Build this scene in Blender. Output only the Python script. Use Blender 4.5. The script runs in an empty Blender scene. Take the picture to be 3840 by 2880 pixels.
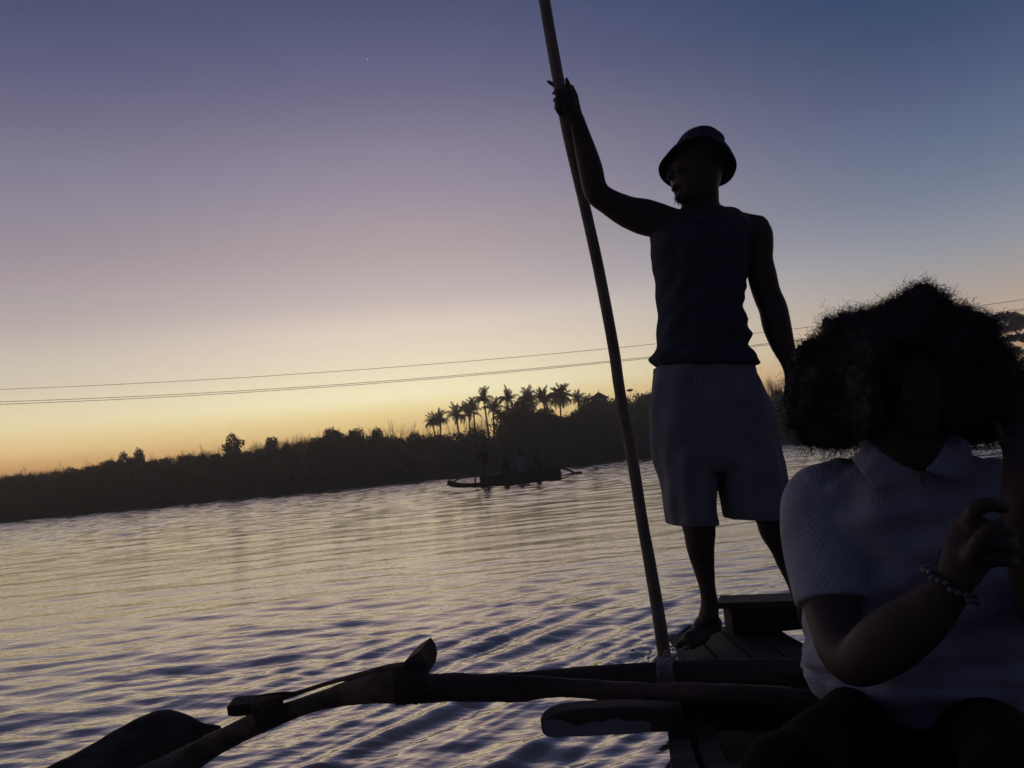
import bpy, bmesh, math, random
import numpy as np
from mathutils import Vector, Matrix
random.seed(7); RNG = np.random.default_rng(11)
scene = bpy.context.scene
col = scene.collection

# ------------------------------------------------------------------ camera
F_PX = 2884.0
HY0, SLOPE = 1905.0, 0.098            # horizon row at the left edge of the frame and its slope
ROLL = math.atan(SLOPE)
PITCH = math.atan((HY0 - SLOPE * 1920 - 1440) * math.cos(ROLL) / F_PX)
CAM = Vector((0, 0, 1.1))
FW = Vector((0, math.cos(PITCH), math.sin(PITCH)))
ZP = Vector((0, -math.sin(PITCH), math.cos(PITCH)))
XP = Vector((1, 0, 0))
RT = XP * math.cos(ROLL) - ZP * math.sin(ROLL)
UP = XP * math.sin(ROLL) + ZP * math.cos(ROLL)
cd = bpy.data.cameras.new('camera'); cam = bpy.data.objects.new('camera', cd); col.objects.link(cam)
cd.sensor_width = 36.0; cd.lens = 36.0 * F_PX / 3840; cd.clip_start = 0.05; cd.clip_end = 3000
m = Matrix((RT, UP, -FW)).transposed().to_4x4(); m.translation = CAM
cam.matrix_world = m
scene.camera = cam

# ------------------------------------------------------------------ dusk sky
def lin(c):
    return tuple((v / 255 / 12.92) if v <= 10 else (((v / 255) + 0.055) / 1.055) ** 2.4 for v in c)
SKY_LEFT = [(0,(222,136,66)),(2.3,(244,184,108)),(3.2,(266,226,152)),(4.9,(257,238,188)),(5.9,(246,229,190)),(7.7,(220,208,187)),(9.4,(207,195,182)),(11.1,(186,175,172)),(12.9,(175,164,166)),(14.6,(164,152,160)),(16.3,(152,142,154)),
 (18.8,(138,133,150)),(21.3,(127,123,145)),(23.7,(112,108,133)),(26.8,(92,94,127)),(30.3,(73,82,110)),(36,(62,69,98)),(50,(49,49,68)),(90,(38,40,58))]
SKY_GLOW = [(0,(255,186,92)),(2.5,(255,212,130)),(4,(268,240,168)),(5.3,(270,260,212)),(7.2,(254,238,206)),(8.8,(242,226,203)),(10.6,(229,213,199)),(12.3,(204,189,185)),(14.1,(190,176,177)),(15.8,(179,165,167)),(17.5,(170,156,163)),(20.4,(151,141,159)),
 (23,(137,129,149)),(25.2,(120,116,141)),(27.2,(106,104,133)),(29.2,(95,96,129)),(32.4,(76,83,115)),(36,(64,70,100)),(50,(50,50,68)),(90,(38,40,58))]
SKY_RIGHT = [(0,(196,124,82)),(2.5,(208,152,108)),(4,(214,174,138)),(6,(202,178,156)),(8,(178,168,162)),(10.9,(148,152,163)),(13.5,(125,134,154)),(15.1,(112,124,147)),(18.2,(94,108,137)),(21.2,(79,91,124)),(24.1,(62,80,111)),(27.2,(48,70,106)),
 (32,(42,60,94)),(50,(43,46,68)),(90,(38,40,58))]
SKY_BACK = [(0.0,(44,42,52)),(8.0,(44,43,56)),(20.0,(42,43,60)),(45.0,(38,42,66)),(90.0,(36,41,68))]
world = bpy.data.worlds.new('World'); scene.world = world; world.use_nodes = True
nt = world.node_tree; N = nt.nodes; L = nt.links; N.clear()
tc = N.new('ShaderNodeTexCoord'); sp = N.new('ShaderNodeSeparateXYZ'); L.new(tc.outputs['Generated'], sp.inputs[0])
def mth(op, a, b=None, nodes=N, links=L):
    n = nodes.new('ShaderNodeMath'); n.operation = op
    for i, v in enumerate((a, b)):
        if v is None: continue
        if isinstance(v, (int, float)): n.inputs[i].default_value = v
        else: links.new(v, n.inputs[i])
    return n.outputs[0]
el = mth('MULTIPLY', mth('ARCSINE', mth('MAXIMUM', sp.outputs['Z'], 0.0)), 180 / math.pi)
elf = mth('POWER', mth('DIVIDE', el, 90.0), 0.5)
az = mth('MULTIPLY', mth('ARCTAN2', sp.outputs['X'], sp.outputs['Y']), 180 / math.pi)
def ramp(stops):
    r = N.new('ShaderNodeValToRGB'); L.new(elf, r.inputs[0]); cr = r.color_ramp
    cr.interpolation = 'EASE' if False else 'LINEAR'
    while len(cr.elements) > 1: cr.elements.remove(cr.elements[-1])
    for i, (e, c) in enumerate(stops):
        p = math.sqrt(e / 90.0)
        q = cr.elements[0] if i == 0 else cr.elements.new(p)
        q.position = p; q.color = (*lin(c), 1)
    return r.outputs[0]
rl = ramp(SKY_LEFT); rc = ramp(SKY_GLOW)
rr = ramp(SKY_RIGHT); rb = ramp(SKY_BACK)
def mrange(v, a, b):
    n = N.new('ShaderNodeMapRange'); n.interpolation_type = 'SMOOTHERSTEP' if False else 'SMOOTHSTEP'; L.new(v, n.inputs[0])
    n.inputs[1].default_value = a; n.inputs[2].default_value = b; return n.outputs[0]
def mixc(f, a, b):
    n = N.new('ShaderNodeMix'); n.data_type = 'RGBA'; L.new(f, n.inputs[0]); L.new(a, n.inputs[6]); L.new(b, n.inputs[7]); return n.outputs[2]
AZC = -8.0
c1 = mixc(mrange(az, AZC - 30, AZC), rl, rc)
c2 = mixc(mrange(az, AZC, AZC + 42), c1, rr)
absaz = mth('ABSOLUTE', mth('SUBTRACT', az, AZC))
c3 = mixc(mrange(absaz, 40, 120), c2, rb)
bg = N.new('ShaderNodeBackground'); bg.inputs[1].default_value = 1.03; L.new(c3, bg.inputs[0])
wo = N.new('ShaderNodeOutputWorld'); L.new(bg.outputs[0], wo.inputs[0])

# the sun is below the horizon: only a faint broad warm light from the afterglow
sd = bpy.data.lights.new('afterglow_sun', 'SUN'); sd.energy = 0.03; sd.angle = math.radians(40); sd.color = (1.0, 0.62, 0.34)
so = bpy.data.objects.new('afterglow_sun', sd); col.objects.link(so)
sdir = Vector((math.sin(math.radians(-10)), math.cos(math.radians(-10)), math.tan(math.radians(3)))).normalized()
so.rotation_euler = (-sdir).to_track_quat('-Z', 'Y').to_euler()

scene.view_settings.view_transform = 'Standard'; scene.view_settings.look = 'None'
scene.view_settings.exposure = 0; scene.view_settings.gamma = 1
scene.view_settings.use_curve_mapping = False
scene.cycles.max_bounces = 8; scene.cycles.volume_bounces = 0
scene.cycles.use_denoising = True

# ------------------------------------------------------------------ helpers
def hor(px): return HY0 - SLOPE * px
def P(px, py, d):
    """point seen at photo pixel (px, py) at depth d metres"""
    return CAM + (FW + RT * ((px - 1920) / F_PX) - UP * ((py - 1440) / F_PX)) * d
def PZ(px, py, z):
    v = FW + RT * ((px - 1920) / F_PX) - UP * ((py - 1440) / F_PX)
    return CAM + v * ((z - CAM.z) / v.z)
def m2(px, d): return px * d / F_PX

def mesh_from(name, verts, faces, mat=None, smooth=True):
    me = bpy.data.meshes.new(name)
    me.from_pydata([tuple(v) for v in verts], [], faces); me.update()
    if mat: me.materials.append(mat)
    if smooth: me.polygons.foreach_set('use_smooth', [True] * len(me.polygons))
    return me
def link(name, me, parent=None, loc=None):
    o = bpy.data.objects.new(name, me); col.objects.link(o)
    if parent: o.parent = parent
    if loc is not None: o.location = loc
    return o
def tag(o, label=None, cat=None, group=None, kind=None):
    if label: o['label'] = label
    if cat: o['category'] = cat
    if group: o['group'] = group
    if kind: o['kind'] = kind
    return o
def empty(name, loc=(0, 0, 0), label=None, cat=None, group=None):
    o = bpy.data.objects.new(name, None); col.objects.link(o); o.location = loc
    o.empty_display_size = 0.1
    return tag(o, label, cat, group)
def part_at(name, me, root):
    """mesh built in world coordinates, parented under an Empty standing elsewhere"""
    me.transform(Matrix.Translation(-Vector(root.location)))
    return link(name, me, root)

def catmull(pts, n):
    pts = [np.array(p, float) for p in pts]
    if len(pts) == 2: return [pts[0] + (pts[1] - pts[0]) * t for t in np.linspace(0, 1, n + 1)]
    out = []
    ext = [2 * pts[0] - pts[1]] + pts + [2 * pts[-1] - pts[-2]]
    for i in range(1, len(ext) - 2):
        p0, p1, p2, p3 = ext[i - 1:i + 3]
        for k in range(n):
            t = k / n
            out.append(0.5 * (2 * p1 + (p2 - p0) * t + (2 * p0 - 5 * p1 + 4 * p2 - p3) * t * t + (3 * p1 - p0 - 3 * p2 + p3) * t ** 3))
    out.append(pts[-1]); return out

class Geo:
    def __init__(s): s.v = []; s.f = []
    def add(s, v, f):
        o = len(s.v); s.v += [Vector(x) for x in v]; s.f += [tuple(i + o for i in q) for q in f]
    def rings(s, rings, cap=True):
        n = len(rings[0]); v = [p for r in rings for p in r]; f = []
        for i in range(len(rings) - 1):
            for j in range(n):
                k = (j + 1) % n
                f.append((i * n + j, i * n + k, (i + 1) * n + k, (i + 1) * n + j))
        if cap:
            f.append(tuple(range(n))[::-1]); b = (len(rings) - 1) * n; f.append(tuple(b + j for j in range(n)))
        s.add(v, f)
    def tube(s, path, n=14, sub=4, round_ends=(True, True), sq=2.0, wob=0.0, seed=0, gnarl=0.0):
        """path rows: (x, y, z, r_side, r_depth) in metres"""
        rows = catmull(path, sub); C = [Vector(r[:3]) for r in rows]; R = [(max(r[3], 1e-4), max(r[4], 1e-4)) for r in rows]
        rr = random.Random(seed)
        T = [(C[min(i + 1, len(C) - 1)] - C[max(i - 1, 0)]).normalized() for i in range(len(C))]
        def ring(c, t, a, b):
            v = (c - CAM).normalized(); side = t.cross(v)
            if side.length < 0.15: side = t.cross(Vector((0.1, 0.2, 1)))
            side.normalize(); dep = side.cross(t).normalized(); out = []
            for k in range(n):
                th = 2 * math.pi * k / n; cx, sx = math.cos(th), math.sin(th)
                e = 2.0 / sq
                x = math.copysign(abs(cx) ** e, cx); y = math.copysign(abs(sx) ** e, sx)
                w = 1 + wob * (rr.random() - .5)
                if gnarl: q_ = c.x * 23 + c.y * 17; w += gnarl * (.5 * math.sin(q_ + 2 * th) + .35 * math.sin(q_ * 2.7 + 3 * th + seed) + .3 * math.sin(q_ * .7 + th * 5))
                out.append(c + side * (a * x * w) + dep * (b * y * w))
            return out
        rings = []
        if round_ends[0]:
            for q in (0.97, 0.8, 0.5):
                h = math.sqrt(1 - (1 - q) ** 2) if False else math.cos(math.asin(q)); 
                rings.append(ring(C[0] - T[0] * min(R[0]) * q, T[0], R[0][0] * h, R[0][1] * h))
        for c, t, r in zip(C, T, R): rings.append(ring(c, t, *r))
        if round_ends[1]:
            for q in (0.5, 0.8, 0.97):
                h = math.cos(math.asin(q))
                rings.append(ring(C[-1] + T[-1] * min(R[-1]) * q, T[-1], R[-1][0] * h, R[-1][1] * h))
        s.rings(rings)
    def ptube(s, path, **k):
        """path rows: (px, py, depth, r_px, depth_ratio) : sized in photo pixels at that depth"""
        s.tube([(*P(a, b, d), m2(r, d), m2(r, d) * q) for a, b, d, r, q in path], **k)
    def rows(s, rows, n=40, sq=2.3, cap=True, sub=3, fn=None):
        """rows: (y_px, xl_px, xr_px, depth, half_depth_m): horizontal body sections; y slope follows the roll"""
        rr = catmull(rows, sub); out = []
        for i, (y, xl, xr, d, hd) in enumerate(rr):
            cx = (xl + xr) / 2; a = m2((xr - xl) / 2, d)
            c = P(cx, y, d); ring = []
            for k in range(n):
                th = 2 * math.pi * k / n; e = 2 / sq
                x = math.copysign(abs(math.cos(th)) ** e, math.cos(th)); z = math.copysign(abs(math.sin(th)) ** e, math.sin(th))
                w = fn(th, y) if fn else 0.0
                ring.append(c + RT * ((a + w * abs(x)) * x) + Vector((0, 1, 0)) * ((hd + w) * z))
            out.append(ring)
        s.rings(out, cap)
    def ell(s, c, r, seg=16, rot=None):
        bm = bmesh.new(); bmesh.ops.create_uvsphere(bm, u_segments=seg, v_segments=max(6, seg // 2), radius=1)
        M = Matrix.Diagonal((*r, 1)); 
        if rot is not None: M = rot.to_4x4() @ M
        bm.transform(Matrix.Translation(c) @ M)
        bm.verts.index_update(); s.add([v.co.copy() for v in bm.verts], [tuple(v.index for v in f.verts) for f in bm.faces]); bm.free()
    def pell(s, px, py, d, rx, ry, rd):
        s.ell(P(px, py, d), (m2(rx, d), rd, m2(ry, d)))
    def box(s, c, h, rot=None):
        c = Vector(c); v = []
        for sx in (-1, 1):
            for sy in (-1, 1):
                for sz in (-1, 1):
                    p = Vector((sx * h[0], sy * h[1], sz * h[2]))
                    if rot is not None: p = rot @ p
                    v.append(c + p)
        s.add(v, [(0, 1, 3, 2), (4, 6, 7, 5), (0, 4, 5, 1), (2, 3, 7, 6), (0, 2, 6, 4), (1, 5, 7, 3)])
    def mesh(s, name, mat=None, smooth=True): 
        me = mesh_from(name, s.v, s.f, mat, smooth)
        return me
    def remesh(s, name, mat, voxel, smooth_it=4, factor=0.5):
        me = mesh_from('tmp', s.v, s.f)
        bm = bmesh.new(); bm.from_mesh(me); bmesh.ops.recalc_face_normals(bm, faces=bm.faces); bm.to_mesh(me); bm.free()
        o = bpy.data.objects.new('tmp', me); col.objects.link(o)
        r = o.modifiers.new('r', 'REMESH'); r.mode = 'VOXEL'; r.voxel_size = voxel; r.use_smooth_shade = True
        if smooth_it:
            q = o.modifiers.new('s', 'SMOOTH'); q.factor = factor; q.iterations = smooth_it
        dg = bpy.context.evaluated_depsgraph_get(); ev = o.evaluated_get(dg)
        out = bpy.data.meshes.new_from_object(ev); out.name = name
        bpy.data.objects.remove(o); bpy.data.meshes.remove(me)
        out.materials.clear(); out.materials.append(mat)
        out.polygons.foreach_set('use_smooth', [True] * len(out.polygons))
        return out

# ------------------------------------------------------------------ materials
def mat(name, base, rough=0.7, spec=0.3, var=0.25, scale=8.0, bump=0.0, bscale=60.0, transl=0.0, stretch=None, extra=None, ior=1.45):
    M = bpy.data.materials.new(name); M.use_nodes = True; t = M.node_tree; n = t.nodes; l = t.links
    b = n['Principled BSDF']; b.inputs['Roughness'].default_value = rough; b.inputs['Specular IOR Level'].default_value = spec; b.inputs['IOR'].default_value = ior
    co = n.new('ShaderNodeTexCoord'); mp = n.new('ShaderNodeMapping'); l.new(co.outputs['Object'], mp.inputs[0])
    if stretch: mp.inputs['Scale'].default_value = stretch
    no = n.new('ShaderNodeTexNoise'); no.inputs['Scale'].default_value = scale; no.inputs['Detail'].default_value = 6; l.new(mp.outputs[0], no.inputs[0])
    r = n.new('ShaderNodeValToRGB'); l.new(no.outputs[0], r.inputs[0])
    r.color_ramp.elements[0].position = 0.3; r.color_ramp.elements[1].position = 0.7
    r.color_ramp.elements[0].color = (*[c * (1 - var) for c in base], 1); r.color_ramp.elements[1].color = (*[min(1, c * (1 + var)) for c in base], 1)
    l.new(r.outputs[0], b.inputs['Base Color'])
    if bump:
        nb = n.new('ShaderNodeTexNoise'); nb.inputs['Scale'].default_value = bscale; nb.inputs['Detail'].default_value = 4; l.new(mp.outputs[0], nb.inputs[0])
        bb = n.new('ShaderNodeBump'); bb.inputs['Strength'].default_value = 0.6; bb.inputs['Distance'].default_value = bump
        l.new(nb.outputs[0], bb.inputs['Height']); l.new(bb.outputs[0], b.inputs['Normal'])
    if transl:
        tr = n.new('ShaderNodeBsdfTranslucent'); l.new(r.outputs[0], tr.inputs[0]); mx = n.new('ShaderNodeMixShader'); mx.inputs[0].default_value = transl
        l.new(b.outputs[0], mx.inputs[1]); l.new(tr.outputs[0], mx.inputs[2]); l.new(mx.outputs[0], n['Material Output'].inputs[0])
    return M
M_skin = mat('dark_skin', (0.092, 0.066, 0.056), 0.55, 0.35, 0.15, 14, 0.0008, 220)
M_tank = mat('navy_cotton', (0.075, 0.085, 0.115), 0.9, 0.1, 0.15, 20, 0.001, 500)
M_shorts = mat('grey_cotton', (0.27, 0.275, 0.31), 0.9, 0.1, 0.12, 10, 0.004, 30)
M_cord = mat('drawstring_cord', (0.35, 0.33, 0.25), 0.9, 0.1)
M_hat = mat('dark_hat_cloth', (0.075, 0.08, 0.10), 0.9, 0.1, 0.15, 30, 0.0012, 300)
M_pole = mat('weathered_pole_wood', (0.27, 0.24, 0.20), 0.7, 0.3, 0.35, 9, 0.004, 40, stretch=(1, 1, 0.12))
M_wood = mat('old_boat_wood', (0.115, 0.09, 0.078), 0.75, 0.25, 0.6, 9, 0.009, 38, stretch=(0.25, 1.2, 2.0))
M_wood2 = mat('reddish_boom_wood', (0.13, 0.092, 0.075), 0.7, 0.25, 0.6, 9, 0.008, 38, stretch=(0.2, 1.5, 1.5))
M_hull = mat('tarred_hull_wood', (0.042, 0.036, 0.036), 0.7, 0.3, 0.4, 6, 0.004, 40, stretch=(1.5, 0.3, 1.5))
M_rope = mat('pale_rope', (0.42, 0.42, 0.40), 0.9, 0.1, 0.3, 60, 0.002, 300)
M_rope2 = mat('brown_rope', (0.12, 0.085, 0.06), 0.9, 0.1, 0.3, 60, 0.002, 300)
M_paint = mat('worn_white_paint', (0.36, 0.34, 0.37), 0.6, 0.3, 0.3, 5, 0.001, 60)
M_pants = mat('black_trousers', (0.012, 0.012, 0.014), 0.9, 0.1)
M_hair = mat('black_curly_hair', (0.05, 0.045, 0.045), 0.6, 0.3, 0.3, 30)
M_bead = mat('silver_bead', (0.17, 0.18, 0.19), 0.35, 0.6)
M_leaf = mat('dark_foliage', (0.085, 0.075, 0.040), 0.75, 0.1, 0.4, 0.6, transl=0.45)
M_palm = mat('palm_leaf', (0.07, 0.075, 0.035), 0.7, 0.15, 0.3, 0.8, transl=0.25)
M_bark = mat('grey_bark', (0.10, 0.075, 0.055), 0.9, 0.1, 0.3, 3)
M_twig = mat('bare_twig', (0.20, 0.13, 0.085), 0.9, 0.1, 0.3, 3)
M_mud = mat('river_mud', (0.055, 0.045, 0.035), 0.9, 0.15, 0.3, 0.8, 0.03, 3)
M_thatch = mat('thatch', (0.09, 0.07, 0.045), 0.95, 0.05, 0.3, 4, 0.03, 20)
M_wall = mat('plaster', (0.2, 0.18, 0.15), 0.9, 0.1)
M_wire = mat('power_cable', (0.03, 0.03, 0.03), 0.6, 0.2)
M_blue = mat('pale_blue_shirt', (0.20, 0.22, 0.34), 0.9, 0.1)
M_dkcl = mat('dark_clothes', (0.03, 0.028, 0.03), 0.9, 0.1)
M_far = mat('far_boat_wood', (0.06, 0.05, 0.045), 0.8, 0.15, 0.3, 3)
M_red = mat('red_brown_float', (0.10, 0.04, 0.028), 0.7, 0.2, 0.3, 3)

def knit_mat():
    M = bpy.data.materials.new('white_waffle_knit'); M.use_nodes = True; t = M.node_tree; n = t.nodes; l = t.links
    b = n['Principled BSDF']; b.inputs['Roughness'].default_value = 0.95; b.inputs['Specular IOR Level'].default_value = 0.05
    co = n.new('ShaderNodeTexCoord'); s = n.new('ShaderNodeSeparateXYZ'); l.new(co.outputs['Object'], s.inputs[0])
    def sn(sock, k, ph=0): return mth('SINE', mth('ADD', mth('MULTIPLY', sock, k, n, l), ph, n, l), None, n, l)
    wob = n.new('ShaderNodeTexNoise'); wob.inputs['Scale'].default_value = 14; l.new(co.outputs['Object'], wob.inputs[0])
    wz = mth('ADD', s.outputs['Z'], mth('MULTIPLY', wob.outputs[0], 0.01, n, l), n, l)
    wx = mth('ADD', mth('ADD', s.outputs['X'], mth('MULTIPLY', s.outputs['Y'], 0.6, n, l), n, l), mth('MULTIPLY', wob.outputs[0], 0.012, n, l), n, l)
    h = mth('MULTIPLY', sn(wz, 2 * math.pi / 0.0075), sn(wx, 2 * math.pi / 0.0075), n, l)
    bb = n.new('ShaderNodeBump'); bb.inputs['Distance'].default_value = 0.0007; bb.inputs['Strength'].default_value = 0.7; l.new(h, bb.inputs['Height'])
    fold = n.new('ShaderNodeTexNoise'); fold.inputs['Scale'].default_value = 9; l.new(co.outputs['Object'], fold.inputs[0])
    b2 = n.new('ShaderNodeBump'); b2.inputs['Distance'].default_value = 0.05; b2.inputs['Strength'].default_value = 0.4; l.new(fold.outputs[0], b2.inputs['Height']); l.new(bb.outputs[0], b2.inputs['Normal'])
    l.new(b2.outputs[0], b.inputs['Normal'])
    r = n.new('ShaderNodeValToRGB'); l.new(mth('ADD', mth('MULTIPLY', h, 0.5, n, l), 0.5, n, l), r.inputs[0])
    r.color_ramp.elements[0].color = (0.40, 0.42, 0.50, 1); r.color_ramp.elements[0].position = 0.0
    r.color_ramp.elements[1].color = (0.47, 0.49, 0.58, 1); r.color_ramp.elements[1].position = 0.35
    l.new(r.outputs[0], b.inputs['Base Color'])
    return M
M_knit = knit_mat()

def water_mat():
    M = bpy.data.materials.new('river_water'); M.use_nodes = True; t = M.node_tree; n = t.nodes; l = t.links
    b = n['Principled BSDF']; b.inputs['Base Color'].default_value = (0.09, 0.062, 0.048, 1)
    b.inputs['Roughness'].default_value = 0.045; b.inputs['IOR'].default_value = 1.45; b.inputs['Specular IOR Level'].default_value = 0.5
    co = n.new('ShaderNodeTexCoord')
    def noise(scale, sc, rot, det=3):
        mp = n.new('ShaderNodeMapping'); mp.inputs['Scale'].default_value = sc; mp.inputs['Rotation'].default_value = (0, 0, rot); l.new(co.outputs['Object'], mp.inputs[0])
        k = n.new('ShaderNodeTexNoise'); k.inputs['Scale'].default_value = scale; k.inputs['Detail'].default_value = det; l.new(mp.outputs[0], k.inputs[0]); return k.outputs[0]
    def bump(h, dist, prev=None):
        k = n.new('ShaderNodeBump'); k.inputs['Strength'].default_value = 1; k.inputs['Distance'].default_value = dist; l.new(h, k.inputs['Height'])
        if prev: l.new(prev, k.inputs['Normal'])
        return k.outputs[0]
    a = bump(noise(6.0, (1, 2.8, 1), -0.12), 0.004)
    a = bump(noise(17.0, (1, 1.9, 1), 0.25, 2), 0.0017, a)
    l.new(a, b.inputs['Normal'])
    gl = n.new('ShaderNodeBsdfGlossy'); gl.inputs['Roughness'].default_value = 0.05; gl.inputs['Color'].default_value = (1.0, .94, .86, 1); l.new(a, gl.inputs['Normal'])
    mx = n.new('ShaderNodeMixShader'); mx.inputs[0].default_value = .38; l.new(b.outputs[0], mx.inputs[1]); l.new(gl.outputs[0], mx.inputs[2]); l.new(mx.outputs[0], n['Material Output'].inputs[0])
    return M
M_water = water_mat()

# ------------------------------------------------------------------ water
def waves(X, Y, cut):
    """height of the river surface; cut = shortest wave length the mesh carries there"""
    rng = np.random.default_rng(5); H = np.zeros_like(X)
    R0 = np.hypot(X, Y); amp = np.interp(R0, [2, 4.5, 7.5, 14, 26, 45], [1.2, 1.0, .62, .85, 1.6, 2.6])
    cx, cy = 0.05, 4.1; ux, uy = 0.60, 0.80
    s = (X - cx) * ux + (Y - cy) * uy; q = -(X - cx) * uy + (Y - cy) * ux
    mask = np.exp(-np.abs(s / 1.9) ** 3 - np.abs((q - .1) / 1.5) ** 3)
    amp = amp * (1 - .6 * mask)
    for i in range(120):
        lam = 0.075 * (1.9 / 0.075) ** rng.random()
        th = math.radians(90 + rng.normal(0, 17)); k = 2 * math.pi / lam; ph = rng.random() * 6.28
        A = lam / (2 * math.pi) * (0.0145 if lam < .22 else 0.0165 if lam < .5 else .009 if lam < 1.0 else .005)
        w = np.clip((lam - cut) / (cut + 1e-6), 0, 1)
        kx, ky = k * math.cos(th), k * math.sin(th)
        phase = kx * X + ky * Y + ph
        phase += 1.3 * np.sin(0.75 * X + 0.45 * Y + i) + 0.9 * np.sin(1.7 * Y - 1.3 * X + 2 * i) + .5 * np.sin(3.1 * X + 2.3 * Y + 3 * i)
        H += amp * w * A * (1.45 if lam < .2 else 1.15 if lam < .32 else 1) * (np.sin(phase) + 0.22 * np.sin(2 * phase + 1.2))
    # wake waves fanning off the boat: crests run from lower left to upper right
    for i in range(12):
        lam = (.17, .21, .25, .28, .31, .34, .38, .46, .60, .12, .14, .155)[i]; th = math.radians(140 + rng.normal(0, 4)); k = 2 * math.pi / lam
        phase = k * (math.cos(th) * X + math.sin(th) * Y) + rng.random() * 6.28 + 0.7 * np.sin(1.1 * X + i) + 0.5 * np.sin(1.7 * Y + 2 * i)
        w = np.clip((lam - cut) / (cut + 1e-6), 0, 1)
        H += w * mask * lam / (2 * math.pi) * (.056 if lam < .24 else .062) * (np.sin(phase) + 0.25 * np.sin(2 * phase))
    # small rings where the pole enters
    pr = np.hypot(X - POLE_IN.x, Y - POLE_IN.y)
    H += 0.010 * np.exp(-pr / 0.16) * np.sin(pr * 2 * math.pi / 0.085) + 0.03 * np.exp(-(pr / 0.05) ** 2)
    return H
POLE_IN = PZ(2489, 2470, 0.0)
def build_water():
    f = F_PX / 3840 * 1024
    rs = [0.35]
    while rs[-1] < 2.2: rs.append(rs[-1] + 0.03)
    while rs[-1] < 70: rs.append(rs[-1] + max(0.012, min(rs[-1] ** 2 / (1.1 * f) * 0.9, 0.115)))
    while rs[-1] < 90: rs.append(rs[-1] * 1.03)
    while rs[-1] < 262: rs.append(rs[-1] * 1.1)
    rs = np.array(rs)
    an = np.concatenate([np.linspace(-180, -43, 60, endpoint=False), np.linspace(-43, 43, 900, endpoint=False), np.linspace(43, 180, 61)[:-1]])
    an = np.radians(an)
    Rr, A = np.meshgrid(rs, an, indexing='ij'); X = Rr * np.sin(A); Y = Rr * np.cos(A)
    dr = np.gradient(rs)[:, None]; coarse = np.where(np.abs(A) > math.radians(43), Rr * 0.05, 0)
    cut = np.maximum(np.maximum(2.6 * dr, Rr * 0.003), coarse * 3)
    Z = waves(X, Y, np.broadcast_to(cut, X.shape))
    nr, na = X.shape
    co = np.stack([X, Y, Z], -1).reshape(-1, 3)
    co = np.vstack([co, [[0, 0, 0]]])
    i = np.arange(nr - 1)[:, None] * na; j = np.arange(na)[None, :]; k = (j + 1) % na
    q = np.stack([i + j, i + na + j, i + na + k, i + k], -1).reshape(-1, 4)
    me = bpy.data.meshes.new('water'); me.vertices.add(len(co)); me.vertices.foreach_set('co', co.ravel())
    nf = len(q); me.loops.add(nf * 4); me.polygons.add(nf)
    me.loops.foreach_set('vertex_index', q[:, ::-1].ravel().astype(np.int32)); me.polygons.foreach_set('loop_start', np.arange(nf) * 4)
    me.polygons.foreach_set('use_smooth', np.ones(nf, bool)); me.update(calc_edges=True); me.validate()
    me.materials.append(M_water)
    o = link('water', me); tag(o, 'rippled river water reflecting the dusk sky', kind='structure')
build_water()

# ------------------------------------------------------------------ far bank
def off(px):
    # the bank swings away from the river right of the thatched house
    t = min(1, max(0, (px - 2120) / 220)); return 8.5 * t * t * (3 - 2 * t)
def bank_y(x): return 64.5 + off(1920 + x / 68 * 2884) + 1.2 * math.sin(x * 0.09) + 0.6 * math.sin(x * 0.31 + 1) + 0.02 * abs(x)
def build_bank():
    xs = np.concatenate([np.linspace(-285, -120, 14, endpoint=False), np.linspace(-120, 120, 240, endpoint=False), np.linspace(120, 285, 14)])
    prof = [(0, -0.5), (0.3, 0.03), (1.0, 0.10), (2.5, 0.35), (8, 0.7), (40, 1.2), (215, 2.5)]
    v = []; f = []
    for x in xs:
        for k, (dy, z) in enumerate(prof):
            v.append((x, bank_y(x) + dy + (random.uniform(-.15, .15) if k in (1, 2) else 0), z + (random.uniform(-.03, .04) if k in (1, 2) else 0)))
    n = len(prof)
    for i in range(len(xs) - 1):
        for k in range(n - 1): f.append((i * n + k, (i + 1) * n + k, (i + 1) * n + k + 1, i * n + k + 1))
    tag(link('ground', mesh_from('ground', v, f, M_mud)), 'muddy far bank under the trees', kind='structure')
build_bank()
def build_spit():
    g = Geo(); r = random.Random(3); x = -9.0
    for (px0, px1, d) in ((1605, 1720, 56.5), (1722, 1752, 57), (1760, 1850, 57), (1990, 2110, 58), (2116, 2240, 58.5), (2246, 2290, 59)):
        a = P(px0, 1700, d).x; b = P(px1, 1700, d).x
        pts = []
        k = max(3, int((b - a) / 0.5))
        for i in range(k + 1):
            t = i / k; e = math.sin(math.pi * min(max(t, 0.04), 0.96)) ** 0.4
            pts.append((a + (b - a) * t, d + r.uniform(-.15, .15), -0.03 + r.uniform(-.02, .03), (0.05 + r.uniform(0, .07)) * e, 0.5 * e))
        g.tube(pts, n=8, sub=2)
    tag(link('mud_spit', g.mesh('mud_spit', M_mud)), 'low dark mud spit showing just above the water before the far bank', kind='structure')
build_spit()

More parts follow.
